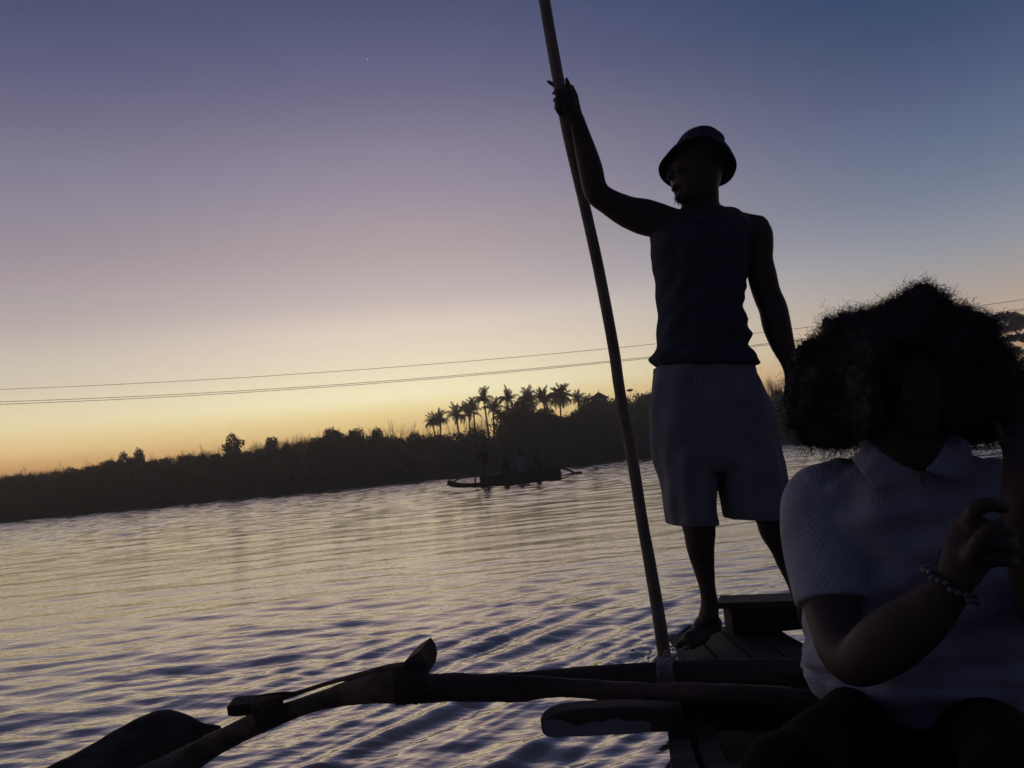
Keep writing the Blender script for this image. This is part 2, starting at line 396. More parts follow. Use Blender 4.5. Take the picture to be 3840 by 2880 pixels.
# ------------------------------------------------------------------ vegetation
def leaf_cloud(centres, n, size, seed, squash=0.8, surf=0.55):
    """n leaf-sized quads spread through lumpy ellipsoids; centres: (x,y,z,rx,ry,rz)"""
    r = np.random.default_rng(seed); c = np.array(centres, float)
    vol = c[:, 3] * c[:, 5]; idx = r.choice(len(c), n, p=vol / vol.sum())
    d = r.normal(size=(n, 3)); d /= np.linalg.norm(d, axis=1)[:, None]
    rad = surf + (1.06 - surf) * r.random(n) ** 0.7
    p = c[idx, :3] + d * rad[:, None] * c[idx, 3:]
    # cluster the leaves into tufts
    tf = r.normal(size=(max(8, n // 14), 3)); p += tf[r.integers(0, len(tf), n)] * size * 0.5
    s = size * r.uniform(0.5, 1.35, n)
    a = r.normal(size=(n, 3)); a /= np.linalg.norm(a, axis=1)[:, None]
    b = np.cross(a, r.normal(size=(n, 3))); b /= np.linalg.norm(b, axis=1)[:, None]
    A = a * s[:, None]; B = b * (s * 0.45)[:, None]
    v = np.stack([p - A, p - B * 0.9 + A * .1, p + A, p + B], 1).reshape(-1, 3)
    f = np.arange(4 * n).reshape(-1, 4)
    return v, f
def np_mesh(name, v, f, mat_, smooth=False):
    me = bpy.data.meshes.new(name); me.from_pydata(v.tolist() if hasattr(v, 'tolist') else v, [], f.tolist() if hasattr(f, 'tolist') else f)
    me.materials.append(mat_); me.update(); return me
def branchy(g, p, d, ln, r, depth, rr, spread=0.5, up=0.25, n=4, kids=(2, 3)):
    q = p + d * ln; mid = p + d * ln * .5 + Vector((rr.uniform(-1, 1), rr.uniform(-1, 1), rr.uniform(-1, 1))) * ln * .07
    g.tube([(*p, r, r), (*mid, r * .85, r * .85), (*q, r * .62, r * .62)], n=n, sub=1, round_ends=(False, False))
    if depth == 0: return
    for _ in range(rr.randint(*kids)):
        nd = (d + Vector((rr.uniform(-1, 1), rr.uniform(-1, 1), rr.uniform(-.3, .8) + up)) * spread).normalized()
        branchy(g, p.lerp(q, rr.uniform(.55, 1)), nd, ln * rr.uniform(.6, .85), r * .6, depth - 1, rr, spread, up, n, kids)

# broadleaf prototypes: unit tree, base at the origin, about 6 m tall
def broadleaf_proto(seed, h, w, n, size, lobes=9):
    r = random.Random(seed); cs = []
    for i in range(lobes):
        a = r.uniform(0, 6.28); q = r.uniform(0, 1) ** .6 * w * .62; z = h * r.uniform(.42, .80)
        k = r.uniform(.26, .42) * w; cs.append((math.cos(a) * q, math.sin(a) * q * .8, z + (w * .25 * (1 - q / w)), k, k * .8, k * r.uniform(.6, .9)))
    cs.append((0, 0, h * .72, w * .42, w * .35, h * .24))
    v, f = leaf_cloud(cs, n, size, seed)
    v[:, 2] = np.maximum(v[:, 2], 0.1)
    crown = np_mesh('crown', v, f, M_leaf)
    g = Geo()
    g.tube([(0, 0, -0.3, .16, .16), (.08, 0, h * .25, .12, .12), (-.05, .05, h * .5, .08, .08)], n=6, sub=2)
    for i in range(7):
        c = r.choice(cs); p = Vector((0.04, 0, h * r.uniform(.22, .45))); e = Vector(c[:3])
        g.tube([(*p, .06, .06), (*(p.lerp(e, .5) + Vector((0, 0, -.15))), .045, .045), (*e, .015, .015)], n=5, sub=2, round_ends=(False, False))
    return crown, g.mesh('trunk', M_bark)
PROTO = [broadleaf_proto(21, 6, 2.1, 2600, .17), broadleaf_proto(22, 6, 2.6, 3200, .17, 12), broadleaf_proto(23, 6, 1.8, 2400, .15, 8), broadleaf_proto(24, 6, 3.2, 4200, .17, 14)]
def bare_proto(seed):
    g = Geo(); r = random.Random(seed)
    for k in range(r.randint(4, 6)):
        branchy(g, Vector((r.uniform(-.3, .3), r.uniform(-.2, .2), 0)), Vector((r.uniform(-.35, .35), r.uniform(-.3, .3), 1)).normalized(), 2.4, .075, 5, r, .45, .35, 3)
    zm = max(v.z for v in g.v)
    for v in g.v: v.z *= 6 / zm
    return g.mesh('branches', M_twig, False)
BARE = [bare_proto(31), bare_proto(32), bare_proto(33)]

def place_tree(px, top, d, kind, wscale=1.0, label=None, group=None, rot=None, name='tree', base=0.3, cat='tree'):
    """px, top: photo pixel of the tree's top; d: depth"""
    t = P(px, top, d); h = t.z - base; s = h / 6.0
    o = empty(name, (t.x, t.y, base), label, cat, group)
    cr, tk = PROTO[kind]
    a = rot if rot is not None else random.uniform(0, 6.28)
    c = link('crown', cr, o); k = link('trunk', tk, o)
    for q in (c, k):
        q.rotation_euler = (0, 0, a); q.scale = (s * wscale, s * wscale, s)
    return o
def place_bare(px, top, d, kind, wscale=1.0, label=None, group=None, base=0.3):
    t = P(px, top, d); s = (t.z - base) / 6.0
    o = empty('bare_tree', (t.x, t.y, base), label, 'tree', group)
    c = link('branches', BARE[kind], o); c.rotation_euler = (0, 0, random.uniform(0, 6.28)); c.scale = (s * wscale, s * wscale, s)
    return o

# sky line of the wood, in photo pixels (tops of the solid mass)
TOPS = [(-400, 1830), (-150, 1810), (0, 1792), (68, 1776), (163, 1770), (258, 1756), (339, 1750), (420, 1728), (576, 1720), (644, 1714), (732, 1706), (800, 1700), (936, 1684),
        (1004, 1672), (1085, 1662), (1153, 1650), (1234, 1632), (1322, 1628), (1390, 1638), (1458, 1634), (1520, 1648), (1560, 1618), (1620, 1606), (1700, 1606), (1760, 1592), (1800, 1582),
        (1830, 1598), (1860, 1604), (1900, 1540), (1960, 1520), (2020, 1535), (2060, 1552), (2100, 1560), (2150, 1540), (2190, 1515), (2230, 1496), (2290, 1492), (2340, 1484), (2400, 1482), (2450, 1478), (2600, 1460), (2760, 1450), (2860, 1450),
        (2940, 1462), (3050, 1440), (3200, 1400), (3400, 1360), (3600, 1350), (3700, 1345), (3840, 1352), (4000, 1340), (4300, 1330)]
def top_at(px):
    return float(np.interp(px, [t[0] for t in TOPS], [t[1] for t in TOPS]))
# thicket behind: one continuous mass of mangrove scrub
def build_thicket():
    r = np.random.default_rng(77); cs = []; core = Geo()
    px = -420
    while px < 4300:
        d = 69 + off(px) + r.uniform(-1.5, 2.0)
        z = P(px, top_at(px) + 26, d).z
        x = P(px, 1700, d).x; w = r.uniform(.9, 1.5)
        for zz in np.arange(0.5, z - .3, 0.9):
            cs.append((x + r.normal(0, .25), d - 1.4 + r.uniform(0, 1.0) + zz * .12, min(zz + r.uniform(-.2, .3), z - .6), w, .7, .75))
        cs.append((x, d - .2, z - 0.55, w * .8, .7, .55))
        px += 30
    v, f = leaf_cloud(cs, 120000, .15, 5, surf=.5)
    keep = np.ones(len(f), bool)
    # solid inner mass so nothing shines through low down
    xs = []; base = len(v); V = [tuple(q) for q in v]; Fc = [tuple(q) for q in f]
    px = -440; k = 0; cols_ = []
    while px < 4340:
        d = 69.6 + off(px); tz = P(px, top_at(px) + 44, d).z; x = P(px, 1700, d).x
        V += [(x, d + .3 * math.sin(k), 0.1), (x, d + .25 * math.sin(k * 1.7), tz * .55), (x, d, tz * .85 + r.uniform(-.1, .15)), (x, d + .5, tz + r.uniform(-.25, .2)), (x, d + 2.2, tz * .9), (x, d + 3, .1)]
        if k:
            b = base + k * 6
            for j in range(5): Fc.append((b - 6 + j, b + j, b + j + 1, b - 5 + j))
        px += 18; k += 1
    me = bpy.data.meshes.new('thicket'); me.from_pydata(V, [], Fc); me.materials.append(M_leaf); me.update()
    tag(link('mangrove_thicket', me), 'dense dark mangrove scrub lining the whole far bank', kind='stuff')
build_thicket()
# the trees that make the outline: small mangroves of the far bank
r_ = random.Random(99)
px = -380
while px < 2330:
    t = top_at(px)
    if not (1590 < px < 1890):
        place_tree(px, t - r_.uniform(0, 10), 67.5 + off(px) + r_.uniform(-1.2, 2.5), r_.choice((1, 1, 3, 0)), r_.uniform(.7, 1.0),
               'small dark mangrove tree merged in the wood along the far bank', 'mangrove trees along the far bank', name='mangrove_tree')
    px += r_.uniform(34, 62)
px = 2350
while px < 4200:
    place_tree(px, top_at(px) - r_.uniform(0, 12), 67.5 + off(px) + r_.uniform(-1.2, 2.5), r_.choice((0, 1, 2)), r_.uniform(.6, .9),
               'small dark mangrove tree merged in the wood along the far bank', 'mangrove trees along the far bank', name='mangrove_tree')
    px += r_.uniform(50, 80)
for (px, top, k, w, lab) in (
    (461, 1686, 2, .8, 'rounded tree standing proud of the wood at far left, left one of two close together'),
    (520, 1672, 2, .8, 'rounded tree standing proud of the wood at far left, right one of two close together'),
    (868, 1616, 2, .85, 'lone bushy tree with an open crown rising clear above the left part of the wood'),
    (1010, 1634, 0, .75, 'slim leafy tree right of the lone bushy tree on the left part of the wood'),
    (1245, 1604, 3, .75, 'broad flat-topped tree on the wood left of the first palms'),
    (1330, 1598, 1, .8, 'dense tree at the right end of the broad flat-topped one'),
    (1415, 1600, 0, .8, 'leafy tree just left of the leafless tree before the palms'),
    (1957, 1484, 3, .72, 'large domed tree standing among the tall palms'),
    (2045, 1520, 1, .8, 'dark tree filling the gap right of the large domed tree'),
    (2205, 1472, 1, .7, 'dark spreading tree just left of the pointed thatched roof'),
    (2316, 1480, 0, .7, 'dark tree right beside the pointed thatched roof'),
    (2395, 1466, 1, .6, 'low feathery tree between the pole and the standing man'),
    (2445, 1462, 0, .6, 'low feathery tree touching the shorts of the standing man')):
    place_tree(px, top, 68.5 + off(px), k, w, lab, name='broadleaf_tree')
for i, (px, top, w) in enumerate(((70, 1750, .5), (150, 1738, .5), (215, 1736, .5), (590, 1694, .5), (640, 1676, .5), (700, 1672, .5), (745, 1652, .5), (780, 1650, .5), (815, 1656, .5), (960, 1640, .45), (1060, 1622, .5), (1090, 1616, .5), (1130, 1612, .5),
                   (1190, 1600, .4), (1380, 1590, .45), (1440, 1580, .5), (1570, 1575, .5), (1600, 1582, .5), (1690, 1560, .4), (1785, 1535, .5), (1800, 1545, .4), (1865, 1560, .45), (1885, 1552, .4))):
    place_bare(px, top + 4, 69.5, i % 3, w * 1.35, 'thin leafless tree among the mangroves, pale twigs against the afterglow', 'leafless trees in the far wood')
for i in range(46):
    px = random.uniform(-120, 1500); place_bare(px, top_at(px) - random.uniform(12, 38), 69.5 + random.uniform(-1, 1), i % 3, random.uniform(.6, 1.05), 'thin leafless tree among the mangroves, pale twigs against the afterglow', 'leafless trees in the far wood')
place_bare(1504, 1558, 69.0, 0, .75, 'largest leafless tree, with a fine round crown, left of the first palms')
place_bare(2905, 1372, 77.0, 1, .6, 'leafless tree seen between the hips and hanging arm of the standing man')
place_bare(2885, 1395, 78.0, 2, .45, 'shorter leafless tree close beside the one under the hanging arm')
# more distinct layered tree at the right edge, nearer
def layered_tree():
    d = 77.0; r = random.Random(4)
    base = P(3990, 1700, d); base.z = 0.4
    o = empty('layered_tree', base, 'big spreading tree with layered flat boughs at the right edge behind the curly hair', 'tree')
    g = Geo(); cs = []
    top = P(3990, 1330, d)
    g.tube([(base.x, base.y, 0, .5, .5), (base.x + .3, base.y, 3.6, .4, .4), (*top, .28, .28)], n=8, sub=3)
    for (px, py, w, h) in ((3690, 1205, 46, 16), (3760, 1190, 60, 15), (3830, 1200, 50, 18), (3735, 1235, 60, 22), (3800, 1228, 40, 14), (3640, 1235, 60, 26), (3660, 1285, 80, 40), (3790, 1268, 45, 10), (3840, 1262, 60, 12), (3740, 1300, 45, 26), (3790, 1318, 38, 16), (3700, 1345, 70, 30), (3760, 1352, 45, 22), (3840, 1375, 60, 26), (3770, 1395, 80, 30),
                          (3910, 1215, 70, 22), (3990, 1180, 90, 24), (4080, 1230, 90, 24), (4050, 1300, 110, 30), (3930, 1290, 60, 16), (3650, 1400, 120, 50), (3560, 1330, 90, 60), (3500, 1400, 120, 60)):
        c = P(px, py, d + r.uniform(-1.2, 1.2)); cs.append((*c, m2(w, d), 1.3, m2(h, d)))
        s = Vector((base.x + .2, base.y, 3.2)).lerp(top, r.uniform(0, 1))
        g.tube([(*s, .13, .13), (*(s.lerp(c, .6) + Vector((0, 0, .05))), .06, .06), (*c, .02, .02)], n=5, sub=2)
    v, f = leaf_cloud(cs, 34000, .19, 9, surf=.1)
    crown = np_mesh('crown', v, f, M_leaf); part_at('crown', crown, o); part_at('trunk', g.mesh('trunk', M_bark), o)
layered_tree()

# palms
def frond_mesh(seed, ln=2.6, droop=1.0):
    r = random.Random(seed); g = Geo(); pts = []
    n = 14
    for i in range(n + 1):
        t = i / n; a = 0.95 - 1.9 * droop * t ** 1.3
        if i == 0: p = Vector((0, 0, 0))
        else: p = pts[-1] + Vector((math.cos(a), 0, math.sin(a))) * ln / n
        pts.append(p)
    for i in range(n):
        w = .035 * (1 - i / n) + .008; p, q = pts[i], pts[i + 1]
        g.add([p + Vector((0, -w, 0)), p + Vector((0, w, 0)), q + Vector((0, w * .8, 0)), q + Vector((0, -w * .8, 0)), p + Vector((0, 0, -w)), q + Vector((0, 0, -w * .8))], [(0, 1, 2, 3), (1, 4, 5, 2), (4, 0, 3, 5)])
    m_ = 26
    for i in range(2, m_ + 1):
        t = i / m_; k = min(int(t * n), n - 1); p = pts[k].lerp(pts[k + 1], t * n - k); tg = (pts[min(k + 1, n)] - pts[k]).normalized()
        L_ = .62 * math.sin(math.pi * min(1, .18 + t * .78)) + .12
        for s in (-1, 1):
            dr = (tg * .55 + Vector((0, s, 0)) * r.uniform(.45, .9) + Vector((0, 0, -r.uniform(.35, 1.0)))).normalized() * L_ * r.uniform(.8, 1.1)
            w = tg * .035
            e = p + dr; mm = p + dr * .5 + Vector((0, 0, .03))
            g.add([p - w, p + w, mm + w * 1.1, mm - w * 1.1, e - Vector((0, 0, .06))], [(0, 1, 2, 3), (3, 2, 4)])
    return g.mesh('frond', M_palm, False)
FROND = [frond_mesh(1), frond_mesh(2, 2.8, .75), frond_mesh(3, 2.4, 1.25), frond_mesh(4, 2.2, .45)]
def palm(px, py, d, R, label, lean=0.0, nf=30, wind=0.0, seed=0, topdense=False):
    """px, py: pixel of the crown's heart; R: crown radius in photo pixels"""
    r = random.Random(seed); c = P(px, py, d); s = m2(R, d) / 2.75
    base = Vector((c.x + lean, c.y, 0.9))
    o = empty('coconut_palm', base, label, 'palm tree')
    g = Geo(); g.tube([(*base, .17, .17), (*(base.lerp(c, .4) + Vector((-lean * .15, 0, 0))), .12, .12), (*(base.lerp(c, .8)), .095, .095), (*c, .09, .09)], n=7, sub=4)
    part_at('trunk', g.mesh('trunk', M_bark), o)
    for k in range(nf):
        e = r.choice((3, 1, 0, 0, 2, 2, 0)) if k > 7 else 3
        f = link('frond', FROND[e], o, c - base)
        tilt = {3: r.uniform(-1.0, -.2), 1: r.uniform(-.3, .3), 0: r.uniform(-.1, .7), 2: r.uniform(.2, 1.1)}[e]
        a = k * 2.39996 + r.uniform(-.3, .3)
        f.rotation_euler = (Matrix.Rotation(wind, 3, 'Y') @ Matrix.Rotation(a, 3, 'Z') @ Matrix.Rotation(tilt, 3, 'Y')).to_euler()
        q = s * r.uniform(.55, 1.25); f.scale = (q, q, q)
    # a small cluster of nuts
    g = Geo()
    for k in range(7):
        a = r.uniform(0, 6.28); g.ell(c + Vector((math.cos(a) * .16, math.sin(a) * .16, -.12 - r.uniform(0, .12))), (.11, .11, .13), 8)
    part_at('coconuts', g.mesh('coconuts', M_bark), o)
    return o
PD = 92
for i, a in enumerate((
 (1622, 1586, 50, 'small palm with drooping fronds, first palm from the left above the wood'),
 (1652, 1576, 50, 'small palm overlapping the right side of the first palm from the left'),
 (1711, 1556, 58, 'medium palm with upswept ragged fronds, third from the left'),
 (1757, 1552, 58, 'medium palm just right of the third one, fronds hanging left'),
 (1776, 1528, 46, 'slender palm whose crown sits left below the tallest thin-trunked palm'),
 (1812, 1494, 60, 'tall palm with a long bare thin trunk showing against the sky'),
 (1850, 1536, 56, 'shorter palm right below the tall thin-trunked palm'),
 (1873, 1560, 44, 'low palm at the left foot of the large domed tree'),
 (1903, 1496, 58, 'wind-blown palm at the left shoulder of the large domed tree'),
 (1978, 1492, 54, 'palm whose crown pokes out just behind the large domed tree'),
 (2036, 1500, 60, 'tall palm right of the large domed tree'),
 (2101, 1494, 72, 'biggest palm with a full spiky crown, highest of the row'),
 (2166, 1498, 46, 'compact palm furthest right, beside the spreading tree'))):
    palm(a[0], a[1], PD - (i % 3) * 3, a[2], a[3], lean=(.6, -.5, .3, 0, -.3)[i % 5], wind=(.12, -.1, .2)[i % 3], seed=40 + i, nf=r_.randint(24, 34) if i != 11 else 44)

# thatched house
def house():
    d = 84; c = P(2246, 1492, d); ap = P(2245, 1459, d)
    o = empty('thatched_house', (c.x, c.y, 1.0), 'round house with a steep pointed thatched roof between the trees left of the pole', 'house')
    g = Geo(); prof = [(1.22, -.15), (1.12, -.02), (.82, .25), (.5, .55), (.22, .82), (.1, .93), (.045, 1.0), (.03, 1.25), (.01, 1.45)]
    H = ap.z - c.z - .15; W = m2(33, d)
    g.rings([[Vector((c.x + W * r * math.cos(k * .3927) * (1 + .02 * math.sin(k * 5)), c.y + W * r * math.sin(k * .3927), c.z + H * z * .8)) for k in range(16)] for r, z in prof])
    part_at('roof', g.mesh('roof', M_thatch), o)
    g = Geo(); g.tube([(c.x, c.y, 1.0, W * .9, W * .9), (c.x, c.y, c.z, W * .9, W * .9)], n=16, sub=1, round_ends=(False, False)); part_at('wall', g.mesh('wall', M_wall), o)
house()
def shade():
    d = 84; c = P(2362, 1463, d); b = Vector((c.x, c.y, 1))
    o = empty('shade_umbrella', b, 'tiny flat-topped umbrella shape above the trees just right of the pole', 'umbrella')
    g = Geo(); g.tube([(*b, .03, .03), (*c, .03, .03)], n=6, sub=1); part_at('post', g.mesh('post', M_bark), o)
    g = Geo(); g.rings([[Vector((c.x + r * math.cos(k * .628), c.y + r * math.sin(k * .628), c.z + z)) for k in range(10)] for r, z in ((.22, -.14), (.38, .0), (.40, .03), (.2, .10), (.03, .14))]); part_at('canopy', g.mesh('canopy', M_thatch), o)
shade()

# ------------------------------------------------------------------ power lines
def wire(pts, d, label, rpx=1.1):
    # a sagging cable through the pixels, fitted with a parabola so that it hangs as one smooth curve
    W = [P(x, y, d) for x, y in pts]; xs = [w.x for w in W]; co = np.polyfit(xs, [w.z for w in W], 2)
    X = np.linspace(P(-500, 1500, d).x, P(4400, 1100, d).x, 60)
    g = Geo(); r = m2(rpx, d); rings = []
    for x in X:
        c = Vector((x, W[0].y, float(np.polyval(co, x))))
        rings.append([c + Vector((0, math.cos(t) * r, math.sin(t) * r)) for t in (0, 1.047, 2.094, 3.14, 4.19, 5.236)])
    g.rings(rings); o = link('power_line', g.mesh('power_line', M_wire)); tag(o, label, 'cable', 'power lines over the river')
wire([(0, 1463), (700, 1425), (1400, 1380), (2430, 1297), (2820, 1253), (2980, 1235), (3690, 1142), (3840, 1124)], 105, 'uppermost of the three thin power lines across the sky', .9)
wire([(0, 1509), (700, 1474), (1400, 1432), (2300, 1354), (2880, 1292), (3700, 1178), (3840, 1157)], 105, 'upper cable of the close pair of power lines low over the wood', 1.0)
wire([(0, 1518), (700, 1482), (1400, 1439), (2300, 1358), (2880, 1296), (3700, 1184), (3840, 1163)], 106, 'lower cable of the close pair of power lines low over the wood', 1.0)
ms = bpy.data.materials.new('evening_star'); ms.use_nodes = True; e = ms.node_tree.nodes['Principled BSDF']; e.inputs['Emission Color'].default_value = (1, .97, .9, 1); e.inputs['Emission Strength'].default_value = 0.8
g = Geo(); g.ell(P(1378, 222, 1800), (m2(1.7, 1800),) * 3, 8); tag(link('star', g.mesh('star', ms)), 'one tiny evening star in the upper left sky', kind='structure')

# ------------------------------------------------------------------ distant outrigger canoe with people
def person_small(name, x, y, zseat, label, M_top, standing=False, facing=1, hgt=1.0, arms='lap', group=None):
    """x, y, zseat: seat (or foot) point in metres; built about life size"""
    o = empty(name, (x, y, zseat), label, 'person', group)
    b = Geo(); c = Geo(); z0 = 0.0; k = hgt
    if standing:
        for s in (-1, 1): b.tube([(s * .10, 0, .04, .05, .06), (s * .10, 0, .45, .055, .06), (s * .09, 0, .85, .085, .085)], sub=3); b.tube([(s * .1, .03, .03, .045, .04), (s * .11, -.14, .03, .04, .03)], sub=2)
        z0 = .85
    else:
        for s in (-1, 1):
            b.tube([(s * .09, 0, .1, .085, .085), (s * .14, -.38, .16, .065, .07), (s * .13, -.45, -.2, .045, .05)], sub=3)
        z0 = .08
    b.tube([(0, 0, z0, .15, .11), (0, 0, z0 + .22, .13, .10), (0, 0, z0 + .44, .17, .11), (0, 0, z0 + .53, .10, .08)], sub=3, n=18)
    b.tube([(0, 0, z0 + .5, .055, .055), (0, -.01, z0 + .64, .055, .055)], sub=2); b.ell(Vector((0, -.02, z0 + .74)), (.078, .095, .115))
    b.ell(Vector((0, -.115, z0 + .72)), (.015, .02, .03), 8)
    for s in (-1, 1):
        if arms == 'pole' and s == -1: pts = [(s * .17, 0, z0 + .48, .05, .05), (s * .30, -.1, z0 + .50, .042, .042), (s * .32, -.2, z0 + .72, .033, .033), (s * .32, -.22, z0 + .80, .035, .03)]
        else: pts = [(s * .18, 0, z0 + .47, .05, .05), (s * .23, -.02, z0 + .22, .042, .042), (s * .18, -.22, z0 + .10, .032, .032), (s * .13, -.28, z0 + .09, .035, .025)]
        b.tube(pts, sub=3)
    me = b.remesh('body', M_skin, .022, 2); ob = link('body', me, o)
    c.tube([(0, 0, z0 + .0, .165, .125), (0, 0, z0 + .22, .15, .12), (0, 0, z0 + .42, .185, .125), (0, 0, z0 + .52, .11, .09)], sub=3, n=18, sq=2.3)
    for s in (-1, 1): c.tube([(s * .16, 0, z0 + .47, .066, .066), (s * .215, -.01, z0 + .29, .062, .062)], sub=2)
    link('shirt', c.remesh('shirt', M_top, .02, 2), o)
    h = Geo(); h.ell(Vector((0, .01, z0 + .78)), (.09, .10, .095)); link('hair', h.mesh('hair', M_hair), o)
    o.rotation_euler = (0, 0, facing); o.scale = (k, k, k)
    return o
def far_boat():
    d = 34.0; A = P(1803, 1813, d); B = P(2092, 1804, d)
    # hull axis lies on the water, slightly turned away on the right
    A = Vector((P(1803, 1800, d).x, d - .4, 0)); B = Vector((P(2098, 1800, d).x, d + .6, 0))
    o = empty('outrigger_canoe', (A + B) / 2, 'distant wooden outrigger canoe carrying people, dark against the far bank', 'boat')
    ax = (B - A).normalized(); nrm = Vector((-ax.y, ax.x, 0)); Ln = (B - A).length
    g = Geo(); rings = []
    for i in range(25):
        t = i / 24; w = .30 * (math.sin(math.pi * min(max(t, .0), 1.0)) ** .45 + .10); top = .42 + (.16 * max(0, (t - .78) / .22) ** 1.5) + .05 * max(0, (.15 - t) / .15)
        sh = -.10 * max(0, (t - .93) / .07)
        c = A.lerp(B, t) + ax * (.10 if i == 24 else 0); ring = []
        for q, z in ((-1, top), (-.95, .22), (-.7, .0), (-.2, -.14), (.2, -.14), (.7, 0), (.95, .22), (1, top), (.86, top), (.6, .12), (-.6, .12), (-.86, top)):
            ring.append(c + nrm * (w * q) + Vector((0, 0, z)))
        rings.append(ring)
    g.rings(rings); part_at('hull', g.mesh('hull', M_far, False), o)
    g = Geo(); g.tube([(*(B + ax * .0 + Vector((0, 0, .48))), .03, .05), (*(B + ax * .12 + Vector((0, 0, .20))), .035, .06), (*(B + ax * .05 + Vector((0, 0, .05))), .03, .06), (*(B + ax * .25 + Vector((0, 0, -.05))), .03, .05)], n=8, sub=3); part_at('stem_post', g.mesh('stem_post', M_far), o)
    def beam(name, pts, r, M_=M_far, rd=1.0):
        q = Geo(); q.tube([(*p, r * s, r * s * rd) for p, s in pts], n=8, sub=3); part_at(name, q.mesh(name, M_), o)
    # near outrigger at the left, booms reach towards the camera
    fl = [(P(1676, 1818, 30), .2), (P(1690, 1814, 30), 1.0), (P(1720, 1819, 30), .9), (P(1780, 1819, 30.2), .75), (P(1840, 1815, 30.6), .7), (P(1850, 1813, 31), .2)]
    q = Geo(); q.tube([(*p, .11 * s, .09 * s) for p, s in fl], n=10, sub=4); part_at('near_float', q.mesh('near_float', M_far), o)
    q = Geo(); q.ptube([(1684, 1810, 30, 9, .8), (1694, 1812, 30, 8, .8), (1712, 1816, 30, 6, .8)], n=8, sub=3); part_at('float_tip', q.mesh('float_tip', M_far), o)
    beam('boom', [(P(1704, 1806, 30), .8), (P(1718, 1797, 30.6), 1), (P(1745, 1790, 31.5), 1), (P(1810, 1782, 33.5), 1), (P(1850, 1778, 34), 1)], .035)
    beam('boom', [(P(1783, 1813, 30.3), .8), (P(1783, 1790, 30.8), 1), (P(1795, 1784, 32.5), 1), (P(1860, 1776, 34), 1)], .03)
    beam('boom', [(P(2075, 1766, 34.6), 1), (P(2102, 1755, 35.5), 1.2), (P(2125, 1760, 36.5), 1), (P(2146, 1769, 37.5), .9), (P(2160, 1777, 38), .8)], .055)
    q = Geo(); q.tube([(*P(2098, 1783, 38), .02, .03), (*P(2125, 1781, 38), .05, .06), (*P(2155, 1778, 38), .09, .09), (*P(2176, 1775, 38), .11, .09), (*P(2180, 1774, 38), .09, .07)], n=10, sub=4); part_at('far_float', q.mesh('far_float', M_red), o)
    beam('prop_stick', [(P(2057, 1764, 34.4), 1), (P(2052, 1753, 34.4), 1)], .022)
    beam('prop_stick', [(P(2044, 1763, 34.4), 1), (P(2047, 1754, 34.4), 1)], .02)
    beam('side_rail', [(P(1822, 1779, 33.8), 1), (P(1862, 1776, 33.9), 1)], .022)
    for t in (.25, .42, .58, .76):
        q = Geo(); c = A.lerp(B, t) + Vector((0, 0, .34)); q.box(c, (.09, .26, .015)); part_at('thwart', q.mesh('thwart', M_far, False), o)
    def on(t): 
        c = A.lerp(B, t); return c.x, c.y, .36
    person_small('person', *on(.53), 'person in a pale blue shirt sitting in the distant canoe', M_blue, facing=2.9, hgt=1.08)
    person_small('person', *on(.33), 'dark seated figure left of the pale blue shirt in the distant canoe', M_dkcl, facing=1.3, hgt=.95)
    person_small('person', *on(.74), 'dark seated figure right of the pale blue shirt in the distant canoe', M_dkcl, facing=-1.4)
    x, y, z = on(.075); person_small('person', x, y, .12, 'dark figure standing with a pole at the left end of the distant canoe', M_dkcl, True, facing=-.4, arms='pole')
    # the pole in that person's hand
    pt = Vector((x - .32 * math.cos(-.4) - .2 * .39, y + .12, 1.78)); q = Geo(); q.tube([(pt.x - .15, pt.y - .35, -.2, .022, .022), (pt.x + .1, pt.y + .2, 2.6, .018, .018)], n=6, sub=3)
    tag(link('punting_pole', q.mesh('punting_pole', M_far)), 'thin pole held by the standing person on the distant canoe', 'pole')
far_boat()

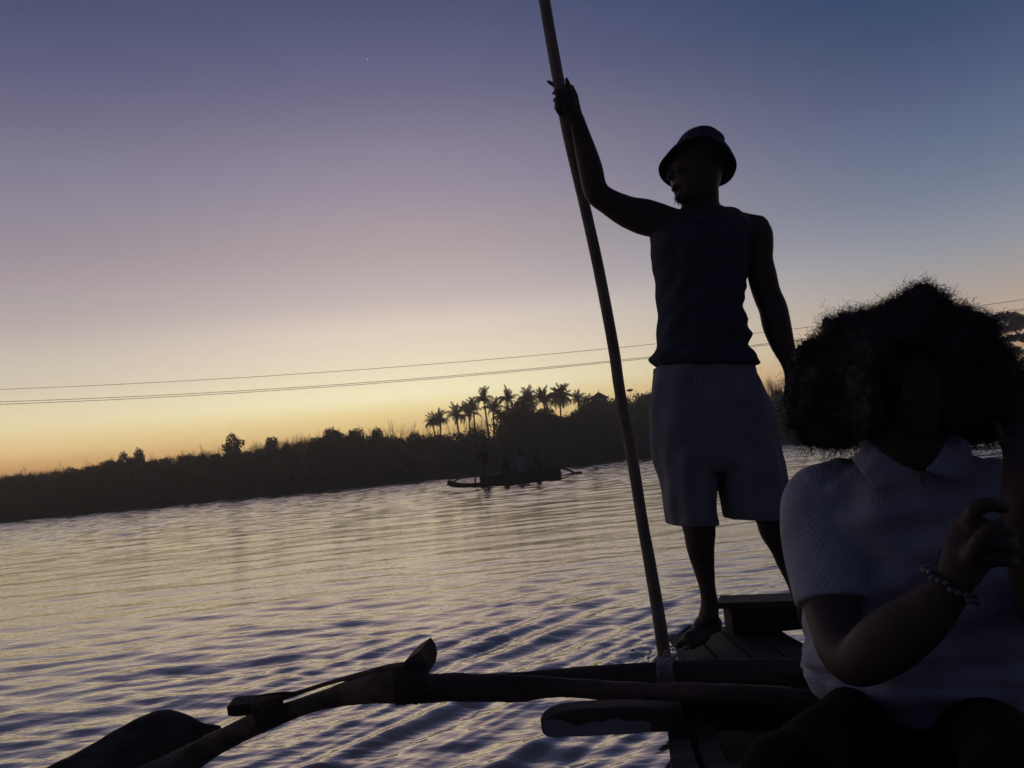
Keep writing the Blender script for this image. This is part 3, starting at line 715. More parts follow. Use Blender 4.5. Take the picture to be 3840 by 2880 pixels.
# ------------------------------------------------------------------ our boat
def our_boat():
    o = empty('outrigger_boat', (.68, 1.8, 0), 'weathered wooden outrigger boat in the foreground, its hull, booms and float nearly black', 'boat')
    # hull: half width over y
    cx = lambda y: .72 - .0 * y
    st = [(-1.8, .40, .44), (-.6, .45, .42), (.4, .46, .40), (1.2, .455, .38), (1.74, .445, .37), (2.2, .36, .35), (2.7, .24, .345), (3.05, .19, .35), (3.2, .10, .36)]
    st = catmull(st, 5); rings = []
    for y, w, top in st:
        rings.append([Vector((cx(y) + w * q, y, z)) for q, z in ((-1, top), (-.97, .2), (-.75, 0), (-.3, -.22), (.3, -.22), (.75, 0), (.97, .2), (1, top), (.93, top), (.8, .12), (-.8, .12), (-.93, top))])
    g = Geo(); g.rings(rings); part_at('hull', g.mesh('hull', M_hull, False), o)
    for s in (-1, 1):     # gunwale planks: outer strake, a groove, inner strake
        for k, (a, b, z) in enumerate(((.0, .052, .012), (.068, .115, .006))):
            q = Geo(); rr = []
            for y, w, top in st:
                if y > 2.55: break
                x0 = cx(y) + s * (w + .01 - a); x1 = cx(y) + s * (w + .01 - b)
                rr.append([Vector((x0, y, top + .002)), Vector((x0, y, top + .03 + z)), Vector((x1, y, top + .03 + z)), Vector((x1, y, top + .002))])
            q.rings(rr); part_at('gunwale_plank', q.mesh('gunwale_plank', M_wood, False), o)
    # stern deck of boards
    for i in range(4):
        x0 = .50 + i * .105; q = Geo(); q.box((x0 + .05, 2.72, .353), (.0475, .42 - .05 * abs(i - 1.5), .008)); part_at('deck_board', q.mesh('deck_board', M_hull, False), o)
    # raised stern seat: plank over a box
    q = Geo(); a = P(2697, 2262, 2.86); b = P(3080, 2248, 2.86); c = P(3075, 2218, 3.0); e = P(2715, 2238, 3.0)
    z = .475
    pl = [PZ(2690, 2262, z), PZ(3090, 2250, z), PZ(3085, 2219, z), PZ(2700, 2233, z)]
    vs = [p.copy() for p in pl] + [p - Vector((0, 0, .022)) for p in pl]
    q.add(vs, [(0, 1, 2, 3), (7, 6, 5, 4), (0, 4, 5, 1), (1, 5, 6, 2), (2, 6, 7, 3), (3, 7, 4, 0)]); part_at('stern_seat', q.mesh('stern_seat', M_wood, False), o)
    q = Geo(); mx = (pl[0] + pl[1] + pl[2] + pl[3]) / 4; q.box((mx.x, mx.y + .006, .405), (abs(pl[1].x - pl[0].x) / 2 - .012, abs(pl[3].y - pl[0].y) / 2 - .012, .046)); part_at('seat_box', q.mesh('seat_box', M_hull, False), o)
    # second, upper spar reaching the lashing then thinning out to the left
    q = Geo(); q.ptube([(1860, 2529, 2.15, 6, 1), (1960, 2533, 2.14, 14, .9), (2150, 2532, 2.12, 27, .8), (2330, 2527, 2.10, 37, .7), (2500, 2522, 2.08, 42, .65), (2700, 2520, 2.06, 46, .6), (3050, 2515, 2.02, 48, .6), (3500, 2500, 1.98, 48, .6), (3900, 2480, 1.95, 46, .6)], n=16, sub=9, wob=.05, seed=1, gnarl=.07)
    part_at('upper_spar', q.mesh('upper_spar', M_wood, True), o)
    # main boom
    q = Geo(); q.ptube([(1480, 2580, 2.03, 50, .8), (1560, 2584, 2.02, 51, .8), (1680, 2578, 2.01, 52, .8), (1800, 2578, 2.0, 50, .8), (1950, 2580, 1.98, 46, .8), (2090, 2577, 1.96, 36, .8), (2250, 2588, 1.95, 35, .8), (2430, 2598, 1.93, 34, .8), (2600, 2600, 1.9, 40, .8), (2800, 2612, 1.88, 42, .8), (3050, 2630, 1.86, 42, .8), (3500, 2640, 1.84, 42, .8), (3900, 2650, 1.84, 42, .8)], n=18, sub=9, sq=2.4, wob=.05, seed=2, gnarl=.07)
    part_at('boom', q.mesh('boom', M_wood2), o)
    # bent strut going down to the float
    q = Geo(); q.ptube([(1592, 2570, 1.99, 48, .8), (1500, 2566, 2.02, 66, .7), (1380, 2582, 2.1, 54, .7), (1230, 2620, 2.22, 36, .8), (1100, 2662, 2.32, 34, .8), (980, 2706, 2.42, 40, .8), (850, 2766, 2.5, 40, .8), (700, 2850, 2.56, 52, .8), (520, 2950, 2.6, 60, .8)], n=16, sub=9, wob=.05, seed=3, gnarl=.07)
    part_at('strut', q.mesh('strut', M_wood), o)
    # thin upper stick between the lashings
    q = Geo(); q.ptube([(1040, 2618, 2.33, 16, .9), (1110, 2600, 2.28, 9, .9), (1250, 2556, 2.18, 8, .9), (1340, 2534, 2.12, 11, .9), (1450, 2508, 2.05, 15, .9), (1520, 2500, 2.0, 18, .9)], n=10, sub=4); part_at('tie_stick', q.mesh('tie_stick', M_wood), o)
    # cut block end at the first lashing
    q = Geo(); A = [P(x, y, 2.0) for x, y in ((1505, 2496), (1532, 2470), (1572, 2444), (1590, 2470), (1598, 2505), (1590, 2545), (1522, 2560))]; Bk = [p + Vector((.02, .10, .012)) for p in A]
    q.add(A + Bk, [tuple(range(7)), tuple(range(13, 6, -1))] + [(i, 7 + i, 7 + (i + 1) % 7, (i + 1) % 7) for i in range(7)]); part_at('block_end', q.mesh('block_end', M_wood, False), o)
    # peg beside the second lashing
    q = Geo(); A = [P(x, y, 2.36) for x, y in ((850, 2652), (866, 2647), (962, 2638), (1010, 2640), (1000, 2686), (958, 2680), (880, 2688), (855, 2684))]; Bk = [p + Vector((.0, .06, .01)) for p in A]; k = len(A)
    q.add(A + Bk, [tuple(range(k)), tuple(range(2 * k - 1, k - 1, -1))] + [(i, k + i, k + (i + 1) % k, (i + 1) % k) for i in range(k)]); part_at('peg', q.mesh('peg', M_wood, False), o)
    # lashings: coils of rope
    def lashing(name, a, b, d, w0, w1, turns, M_, rp=4.5, skew=0, seed=0, dd=.055):
        r = random.Random(seed)
        for t in range(turns):
            u = t / max(1, turns - 1); cx_ = a[0] + (b[0] - a[0]) * u + r.uniform(-2, 2); cy = a[1] + (b[1] - a[1]) * u; w = w0 + (w1 - w0) * u + r.uniform(-2, 2)
            c = P(cx_, cy, d); g = Geo(); pts = []
            ux, uy = (b[0] - a[0]), (b[1] - a[1]); L_ = math.hypot(ux, uy); nx, ny = -uy / L_, ux / L_
            for k in range(17):
                th = 2 * math.pi * k / 16; off = skew * math.sin(th)
                p = P(cx_ + nx * w * math.cos(th) + ux / L_ * off, cy + ny * w * math.cos(th) + uy / L_ * off, d + dd * math.sin(th)); pts.append((*p, m2(rp, d), m2(rp, d)))
            g.tube(pts, n=6, sub=1, round_ends=(False, False)); part_at(name, g.mesh(name, M_), o)
    lashing('lashing_turn', (1492, 2575), (1592, 2577), 2.005, 66, 58, 12, M_rope2, 5, 10, 1)
    lashing('lashing_turn', (962, 2690), (1058, 2652), 2.36, 52, 52, 11, M_rope2, 5.5, 8, 2, .06)
    lashing('rope_turn', (2482, 2520), (2532, 2516), 2.07, 49, 47, 8, M_rope, 4.2, 14, 3, .045)
    for k, pts in enumerate((((2485, 2478), (2498, 2440), (2520, 2470), (2545, 2448), (2560, 2470)), ((2500, 2480), (2530, 2455), (2552, 2440), (2575, 2425), (2590, 2440)), ((2515, 2500), (2508, 2540), (2512, 2566), (2508, 2574)), ((2495, 2500), (2500, 2530), (2520, 2545)), ((2520, 2482), (2545, 2478), (2560, 2476), (2556, 2484)))):
        q = Geo(); q.ptube([(x, y, 2.03 + .01 * k, 3.4, 1) for x, y in pts], n=6, sub=4); part_at('rope_end', q.mesh('rope_end', M_rope), o)
    q = Geo(); q.ptube([(958, 2618, 2.3, 4, 1), (990, 2606, 2.29, 4, 1), (1030, 2602, 2.28, 5, 1), (1065, 2600, 2.28, 7, 1), (1095, 2600, 2.28, 6, 1)], n=6, sub=4); part_at('rope_end', q.mesh('rope_end', M_rope2), o)
    # float: carved log with an upturned leaf-shaped end
    q = Geo(); rows = []
    for (x, yt, yb, d) in ((828, 2722, 2738, 2.95), (800, 2717, 2750, 2.94), (752, 2710, 2775, 2.92), (700, 2688, 2800, 2.9), (655, 2671, 2822, 2.88), (630, 2665, 2835, 2.87), (600, 2667, 2850, 2.86), (570, 2678, 2864, 2.84), (500, 2716, 2900, 2.79), (400, 2772, 2965, 2.72), (300, 2828, 3040, 2.64), (180, 2896, 3120, 2.55), (0, 3010, 3230, 2.42), (-300, 3200, 3400, 2.25), (-700, 3450, 3620, 2.1)):
        rows.append((*P(x, (yt + yb) / 2, d), m2((yb - yt) / 2, d), .055 + .0 * x))
    q.tube(rows, n=20, sub=5, sq=3.4, round_ends=(False, False), wob=.02, gnarl=.03); part_at('float', q.mesh('float', M_wood), o)
    # block of hull side under the boom
    q = Geo(); A = [P(x, y, 1.9) for x, y in ((2421, 2618), (3100, 2630), (3100, 2745), (2490, 2738), (2440, 2742), (2432, 2700), (2420, 2655))]; Bk = [p + Vector((.0, .045, .0)) for p in A]; k = len(A)
    q.add(A + Bk, [tuple(range(k)), tuple(range(2 * k - 1, k - 1, -1))] + [(i, k + i, k + (i + 1) % k, (i + 1) % k) for i in range(k)]); part_at('cross_plank', q.mesh('cross_plank', M_hull, False), o)
    # thwart the seated person uses
    q = Geo(); q.box((.74, 1.55, .40), (.40, .14, .018)); part_at('thwart', q.mesh('thwart', M_wood, False), o)
    return o
our_boat()
def board():
    d = 1.82
    o = empty('board', P(2300, 2710, d), 'round-ended wooden board with worn pale paint, jutting left under the boom', 'board')
    q = Geo(); T = [(2030, 2728), (2036, 2712), (2048, 2697), (2070, 2683), (2110, 2668), (2170, 2660), (2260, 2655), (2350, 2652), (2425, 2654), (2560, 2660)]
    Bm = [(2034, 2745), (2042, 2756), (2052, 2762), (2080, 2764), (2130, 2762), (2190, 2762), (2280, 2756), (2370, 2752), (2440, 2746), (2560, 2742)]
    rings = []
    for (a, b) in zip(T, Bm):
        p = P(*a, d); r = P(*b, d); dep = Vector((0, .035, .008)); rings.append([p + Vector((0, .006, 0)), p + dep, r + dep, r + Vector((0, .006, 0)), r, p.lerp(r, .8), p.lerp(r, .2), p])
    q.rings(rings); part_at('plank', q.mesh('plank', M_wood2), o)
    # pale painted face, ragged along its upper border
    q = Geo(); r = random.Random(5); up = []; lo = []
    xs = np.linspace(2036, 2440, 60)
    for x in xs:
        yt = np.interp(x, [t[0] for t in T], [t[1] for t in T]); yb = np.interp(x, [t[0] for t in Bm], [t[1] for t in Bm])
        f = .12 + .40 * min(1, max(0, (x - 2060) / 90)) + .06 * math.sin(x * .021 + .5) + .035 * math.sin(x * .067 + 1) + r.uniform(-.012, .012)
        up.append(P(x, yt + (yb - yt) * max(.05, f), d - .004)); lo.append(P(x, yb - 3 - (3 if x < 2050 else 0), d - .004))
    n = len(up); back = [p + Vector((0, .003, 0)) for p in up + lo]
    q.add(up + lo + back, [(i, n + i, n + i + 1, i + 1) for i in range(n - 1)] + [(i, i + 1, 2 * n + i + 1, 2 * n + i) for i in range(n - 1)] + [(n + i, 3 * n + i, 3 * n + i + 1, n + i + 1) for i in range(n - 1)])
    part_at('painted_face', q.mesh('painted_face', M_paint, False), o)
board()

# ------------------------------------------------------------------ the pole
def pole():
    dt, db = 2.62, (POLE_IN - CAM).dot(FW)
    pts = [(1990, -260, 40), (2041, 0, 43), (2058, 100, 43), (2092, 290, 44), (2130, 500, 43), (2191, 764, 41.5), (2246, 1014, 42), (2300, 1300, 42), (2326, 1478, 42), (2373, 1731, 43.5), (2411, 1970, 43), (2431, 2080, 45), (2468, 2297, 48), (2489, 2440, 50), (2505, 2540, 50)]
    g = Geo(); rows = []
    for x, y, w in pts:
        d = dt + (db - dt) * max(0, (y - 380)) / (2470 - 380) if y > 380 else dt - .06 * (380 - y) / 380
        rows.append((*P(x, y, d), m2(w / 2, d), m2(w / 2, d)))
    g.tube(rows, n=16, sub=6, wob=.012, seed=9)
    o = link('pole', g.mesh('pole', M_pole)); tag(o, 'long weathered wooden pole pushed into the water by the standing man', 'pole')
    # splash at its foot
    g = Geo(); r = random.Random(8)
    for k in range(46):
        a = r.uniform(0, 6.28); q = r.uniform(.045, .14); h = max(0, r.gauss(.02, .025)); p = POLE_IN + Vector((math.cos(a) * q * 1.2, math.sin(a) * q, h + .004)); s = r.uniform(.002, .006)
        g.ell(p, (s * r.uniform(1, 2.5), s, s), 6)
    tag(link('splash', g.mesh('splash', M_water)), 'small splash of drops where the pole enters the water', kind='stuff')
pole()

# ------------------------------------------------------------------ the standing man
def finger(g, pts, r0, r1, d0):
    n = len(pts); g.ptube([(p[0], p[1], d0 + p[2], r0 + (r1 - r0) * i / (n - 1), 1.0) for i, p in enumerate(pts)], n=10, sub=4)
def man():
    foot = PZ(2620, 2440, .361)
    o = empty('person', (foot.x + .12, foot.y + .05, .361), 'man in bucket hat and knee-length shorts standing at the stern gripping a long pole', 'person')
    D = 2.75; g = Geo()
    # torso
    g.rows([(1700, 2462, 2905, D, .10), (1560, 2455, 2870, D, .11), (1400, 2472, 2818, D, .10), (1250, 2478, 2776, D, .095), (1100, 2474, 2772, D, .10), (980, 2462, 2790, D, .11), (900, 2458, 2812, D, .11), (850, 2485, 2820, D, .10), (815, 2520, 2790, D, .085), (795, 2545, 2745, D, .07)], n=32, sub=4)
    # trapezius and neck
    g.ptube([(2632, 830, D, 82, .75), (2628, 790, D, 74, .8), (2625, 760, D - .01, 70, .85), (2624, 720, D - .02, 70, .85), (2622, 680, D - .02, 66, .9)], n=20)
    g.ptube([(2470, 820, D, 46, .9), (2530, 826, D, 36, .9), (2580, 812, D, 34, .9)], n=14)
    g.ptube([(2835, 860, D, 55, .9), (2780, 835, D, 40, .9), (2722, 812, D, 34, .9), (2690, 790, D, 26, .9)], n=14)
    # head: rows (y, xl, xr)
    g.rows([(492, 2590, 2665, D - .02, .05), (510, 2558, 2690, D - .02, .08), (545, 2534, 2706, D - .02, .098), (600, 2518, 2710, D - .02, .102), (650, 2513, 2706, D - .02, .098), (690, 2520, 2698, D - .03, .09), (722, 2531, 2685, D - .04, .078), (745, 2536, 2650, D - .05, .055), (757, 2546, 2620, D - .06, .03)], n=30, sub=4, sq=2.1)
    g.pell(2514, 655, D - .045, 9, 20, .012); g.pell(2508, 668, D - .045, 8, 9, .012)      # nose, turned to the left
    g.pell(2524, 700, D - .06, 9, 5, .02); g.pell(2526, 711, D - .06, 9, 6, .02)            # lips
    g.pell(2540, 640, D - .095, 12, 6, .01); g.pell(2545, 628, D - .098, 18, 4, .008)       # brow and eye
    g.pell(2655, 655, D - .105, 12, 24, .014); g.pell(2652, 640, D - .108, 8, 8, .012)      # ear
    # raised arm
    g.ptube([(2560, 850, D, 58, .9), (2500, 838, D, 64, .9), (2460, 826, D, 66, .85), (2410, 812, D, 67, .85), (2362, 798, D - .01, 60, .88), (2320, 778, D - .02, 54, .9), (2280, 755, D - .03, 48, .92), (2243, 728, D - .04, 47, .95), (2226, 690, D - .05, 46, .95), (2216, 640, D - .06, 46, .95), (2200, 580, D - .07, 42, .9), (2180, 510, D - .085, 35, .8), (2163, 455, D - .095, 31, .75), (2152, 428, D - .10, 31, .72)], n=20, sub=5)
    # wrist into palm
    hd = D - .105
    g.ptube([(2155, 440, hd, 31, .7), (2140, 405, hd + .004, 38, .5), (2130, 365, hd + .006, 39, .42), (2120, 330, hd + .006, 33, .36)], n=18, sub=4)
    for (y, dx) in ((345, 0), (372, 3), (398, 7)):       # three curled fingers
        finger(g, [(2140 + dx, y - 6, .0), (2122 + dx, y - 4, -.030), (2096 + dx, y, -.036), (2080 + dx, y + 3, -.022), (2077 + dx, y + 5, -.004)], 10.5, 8.5, hd)
    finger(g, [(2118, 330, -.012), (2098, 330, -.034), (2076, 318, -.03), (2056, 306, -.02)], 10.5, 8.2, hd)          # index held out
    finger(g, [(2150, 400, -.012), (2142, 360, -.026), (2134, 325, -.024), (2124, 298, -.012)], 12.5, 9, hd)        # thumb up along the pole
    g.ptube([(2104, 424, hd, 14, .9), (2092, 410, hd - .01, 12, .9), (2085, 398, hd - .015, 9, .9)], n=10)
    # hanging arm
    g.ptube([(2790, 862, D, 50, .9), (2836, 872, D, 56, .9), (2849, 920, D, 50, .95), (2850, 970, D, 47, .95), (2857, 1030, D, 53, .92), (2875, 1100, D, 51, .92), (2898, 1155, D - .01, 52, .92), (2913, 1221, D - .02, 52, .9), (2934, 1290, D - .035, 44, .88), (2957, 1350, D - .045, 33, .85), (2966, 1390, D - .05, 27, .75), (2970, 1410, D - .05, 28, .65), (2978, 1450, D - .055, 36, .5), (2986, 1490, D - .06, 34, .4)], n=20, sub=5)
    for k, (x, y) in enumerate(((2962, 1548), (2980, 1562), (2998, 1560), (3013, 1545))):
        finger(g, [(2968 + k * 13, 1486, 0), (2966 + k * 14, 1515, -.004), (x, y, -.022)], 8.8, 7.2, D - .06)
    finger(g, [(2960, 1440, -.01), (2945, 1475, -.02), (2943, 1512, -.03)], 10.5, 8, D - .06)
    # legs
    g.ptube([(2600, 1700, D, 95, .8), (2610, 1850, D, 78, .85), (2619, 1960, D, 64, .95), (2624, 2000, D - .01, 59, .95), (2626, 2046, D, 53, 1), (2634, 2100, D + .015, 45, 1.05), (2642, 2143, D + .01, 38, 1), (2653, 2205, D, 30.5, 1), (2661, 2262, D, 32, 1.1), (2658, 2310, D, 38, 1.1)], n=20, sub=4)
    g.ptube([(2790, 1700, D, 100, .8), (2850, 1850, D, 80, .85), (2893, 1930, D, 64, .95), (2908, 1988, D - .01, 59, .95), (2936, 2043, D, 52, 1), (2957, 2104, D + .015, 45, 1), (2984, 2172, D, 38, 1), (3014, 2268, D - .02, 31, 1), (3030, 2330, D - .02, 34, 1.1)], n=20, sub=4)
    # feet
    for (hx, hy, tx, ty, s) in ((2676, 2350, 2586, 2402, 1), (3042, 2372, 3090, 2420, 1)):
        d0 = 2.79; d1 = 2.66
        g.ptube([(hx, hy - 10, d0, 36, .9), (hx - (hx - tx) * .3, hy - 12, d0 - .03, 40, .8), (hx - (hx - tx) * .6, hy + (ty - hy) * .55, d0 - .07, 38, .8), (tx, ty, d1, 34, .7)], n=16, sub=4)
        for k in range(5):
            q = k / 4; u = (q - .5); ex = tx - 10 + u * 62; ey = ty + 18 + 8 * (1 - abs(u)) + q * 8
            g.ptube([(tx + u * 50, ty - 2 + q * 8, d1 + .02, 13 - 2.5 * q, .8), (ex - 4, ey, d1 - .015, 10.5 - 2.5 * q, .8)], n=8, sub=3)
    me = g.remesh('body', M_skin, .0052, 5)
    part_at('body', me, o)
    # sparse beard hair under the chin
    b = Geo(); r = random.Random(2)
    for k in range(150):
        x = r.uniform(2533, 2585); y = r.uniform(722, 757); p = P(x, y, D - .06 - r.uniform(-.02, .02)); e = p + Vector((r.uniform(-.012, .004), r.uniform(-.01, .01), -r.uniform(.006, .02)))
        b.tube([(*p, .0009, .0009), (*(p.lerp(e, .5) + Vector((r.uniform(-.004, .004), 0, 0))), .0008, .0008), (*e, .0004, .0004)], n=3, sub=2, round_ends=(False, False))
    tag(part_at('beard', b.mesh('beard', M_hair), o), kind='stuff')
    # sleeveless shirt
    s = Geo()
    R = [(1376, 2466, 2828), (1366, 2458, 2842), (1356, 2444, 2834), (1344, 2438, 2830), (1330, 2452, 2826), (1316, 2460, 2818), (1300, 2463, 2800), (1286, 2463, 2803), (1270, 2463, 2810), (1254, 2463, 2814), (1236, 2464, 2798), (1216, 2464, 2795), (1200, 2464, 2802), (1183, 2464, 2796), (1165, 2463, 2784), (1150, 2463, 2781), (1130, 2463, 2786), (1107, 2462, 2782), (1088, 2461, 2792), (1064, 2460, 2791), (1040, 2457, 2801), (1008, 2452, 2800), (980, 2452, 2806), (949, 2444, 2808), (905, 2438, 2812), (880, 2436, 2812), (855, 2468, 2806), (825, 2510, 2790), (803, 2534, 2774)]
    rows = [(y, a, b, D, .128 - .02 * (y < 900) - .03 * (y < 840)) for y, a, b in R]
    s.rows(rows, n=72, sub=3, fn=lambda th, y: .0028 * math.sin(y * .055 + 3 * math.sin(th * 2 + y * .004) + th * 4) + .003 * math.sin(y * .017 + th * 5 + 2 * math.sin(th * 3)) - (.004 if y > 1372 else 0))
    for (a, b) in (((2528, 826), (2562, 792)), ((2782, 822), (2720, 782))):
        s.ptube([(a[0], a[1] + 20, D, 34, 3.0), ((a[0] + b[0]) / 2, (a[1] + b[1]) / 2 + 4, D, 28, 3.2), (b[0], b[1] + 14, D, 22, 3.3)], n=18)
    me = s.remesh('shirt', M_tank, .006, 2, .4); part_at('tank_top', me, o)
    # shorts
    s = Geo(); fn = lambda th, y: .004 * math.sin(th * 9 + y * .01) + .003 * math.sin(th * 4 + y * .03)
    s.rows([(1376, 2458, 2830, D, .118), (1392, 2452, 2834, D, .118), (1401, 2453, 2836, D, .122), (1433, 2446, 2853, D, .128), (1504, 2438, 2878, D, .132), (1580, 2434, 2901, D, .13), (1661, 2438, 2921, D, .128), (1731, 2455, 2932, D, .122), (1768, 2466, 2934, D, .10)], n=72, sub=4, fn=fn)
    s.rows([(1640, 2470, 2650, D, .08), (1690, 2452, 2684, D, .112), (1731, 2457, 2682, D, .121), (1797, 2476, 2680, D, .122), (1883, 2490, 2681, D, .118), (1930, 2500, 2684, D, .116), (1955, 2505, 2689, D, .118), (1966, 2507, 2687, D, .118)], n=56, sub=4, fn=fn)
    s.rows([(1640, 2700, 2890, D, .08), (1690, 2670, 2920, D, .112), (1731, 2678, 2930, D, .121), (1786, 2684, 2938, D, .122), (1851, 2700, 2950, D, .118), (1910, 2714, 2962, D, .116), (1936, 2722, 2966, D, .116), (1944, 2724, 2966, D, .116)], n=56, sub=4, fn=fn)
    me = s.remesh('shorts', M_shorts, .006, 2, .4); sh = part_at('shorts', me, o)
    c = Geo(); dd = D - .135
    for pts in (((2600, 1388), (2608, 1420), (2602, 1460), (2603, 1494)), ((2622, 1392), (2630, 1412), (2624, 1436)), ((2612, 1390), (2636, 1378), (2664, 1384), (2676, 1404)), ((2676, 1388), (2700, 1406), (2728, 1402), (2734, 1386), (2716, 1378), (2690, 1382))):
        c.ptube([(x, y, dd, 2.8, 1) for x, y in pts], n=6, sub=4)
    c.v = [v for v in c.v]; me = c.mesh('drawstring', M_cord); part_at('drawstring', me, o)
    # bucket hat
    h = Geo(); hd_ = D - .02
    h.rows([(499, 2596, 2640, hd_, .02), (501, 2586, 2656, hd_, .045), (505, 2574, 2678, hd_, .07), (512, 2565, 2682, hd_, .088), (524, 2550, 2698, hd_, .102), (545, 2538, 2712, hd_, .112), (575, 2528, 2720, hd_, .116), (600, 2520, 2724, hd_, .116)], n=40, sub=4, sq=2.15, fn=lambda th, y: .0035 * math.sin(th * 4 + y * .09) + .0025 * math.sin(th * 9 - y * .05))
    n = 64; inn = []; out = []; inn2 = []; out2 = []
    for k in range(n):
        th = 2 * math.pi * k / n; cx, sx = math.cos(th), math.sin(th)          # cx: right, sx: away from the camera
        xi = 2624 + 100 * cx; yi = 578 - 0 * sx
        pi = P(2624, 580, hd_) + RT * m2(98 * cx, D) + Vector((0, .112 * sx, -.018 * sx))
        ww = 1 + .02 * math.sin(th * 3 + .6)
        rx = (147 if cx < 0 else 131) * ww; drop = 40 + (32 if sx > 0 or cx < 0 else 32 - 26 * cx) * sx + 26 * max(0, cx) + 4 * math.sin(th * 4)
        po = P(2616, 580, hd_) + RT * m2(rx * cx, D) + Vector((0, .165 * ww * sx, 0)) - Vector((0, 0, m2(drop, D)))
        inn.append(pi); out.append(po); inn2.append(pi + Vector((0, 0, .006))); out2.append(po + Vector((0, 0, .004)))
    mid = [a.lerp(b, .5) + Vector((0, 0, .008)) for a, b in zip(inn, out)]; mid2 = [p + Vector((0, 0, .005)) for p in mid]
    part_at('bucket_hat', h.remesh('hat', M_hat, .005, 3, .4), o); hat = [c for c in o.children if c.name.startswith('bucket_hat')][0]
    rings = [inn, mid, out, out2, mid2, inn2]; q = Geo()
    v = [p for r in rings for p in r]; fcs = []
    for i in range(6):
        for j in range(n): a = i * n + j; b = i * n + (j + 1) % n; c_ = ((i + 1) % 6) * n + (j + 1) % n; e = ((i + 1) % 6) * n + j; fcs.append((a, b, c_, e))
    q.add(v, fcs); bm_ = q.mesh('brim', M_hat); bm_.transform(Matrix.Translation(-Vector(o.location))); link('brim', bm_, hat)
man()

# ------------------------------------------------------------------ the seated person
def curl(g, p, d, ln, rr, rad, turns, thick, n=3):
    """a curly strand as a thin helix that starts at p and runs along d"""
    d = d.normalized(); a = d.orthogonal().normalized(); b = d.cross(a); ph = rr.uniform(0, 6.28); k = int(turns * 7) + 3
    bend = Vector((rr.uniform(-1, 1), rr.uniform(-1, 1), rr.uniform(-1.2, .6))) * ln * .45
    rings = []
    for i in range(k + 1):
        t = i / k; r = rad * (.35 + .65 * t); th = ph + t * turns * 6.283
        c = p + d * (ln * t) + bend * t * t + (a * math.cos(th) + b * math.sin(th)) * r
        w = thick * (1.25 - .6 * t); rings.append((c + a * w * math.cos(th) + b * w * math.sin(th), c - a * w * math.cos(th) - b * w * math.sin(th)))
    v = [p for q in rings for p in q]; g.add(v, [(2 * i, 2 * i + 1, 2 * i + 3, 2 * i + 2) for i in range(k)])
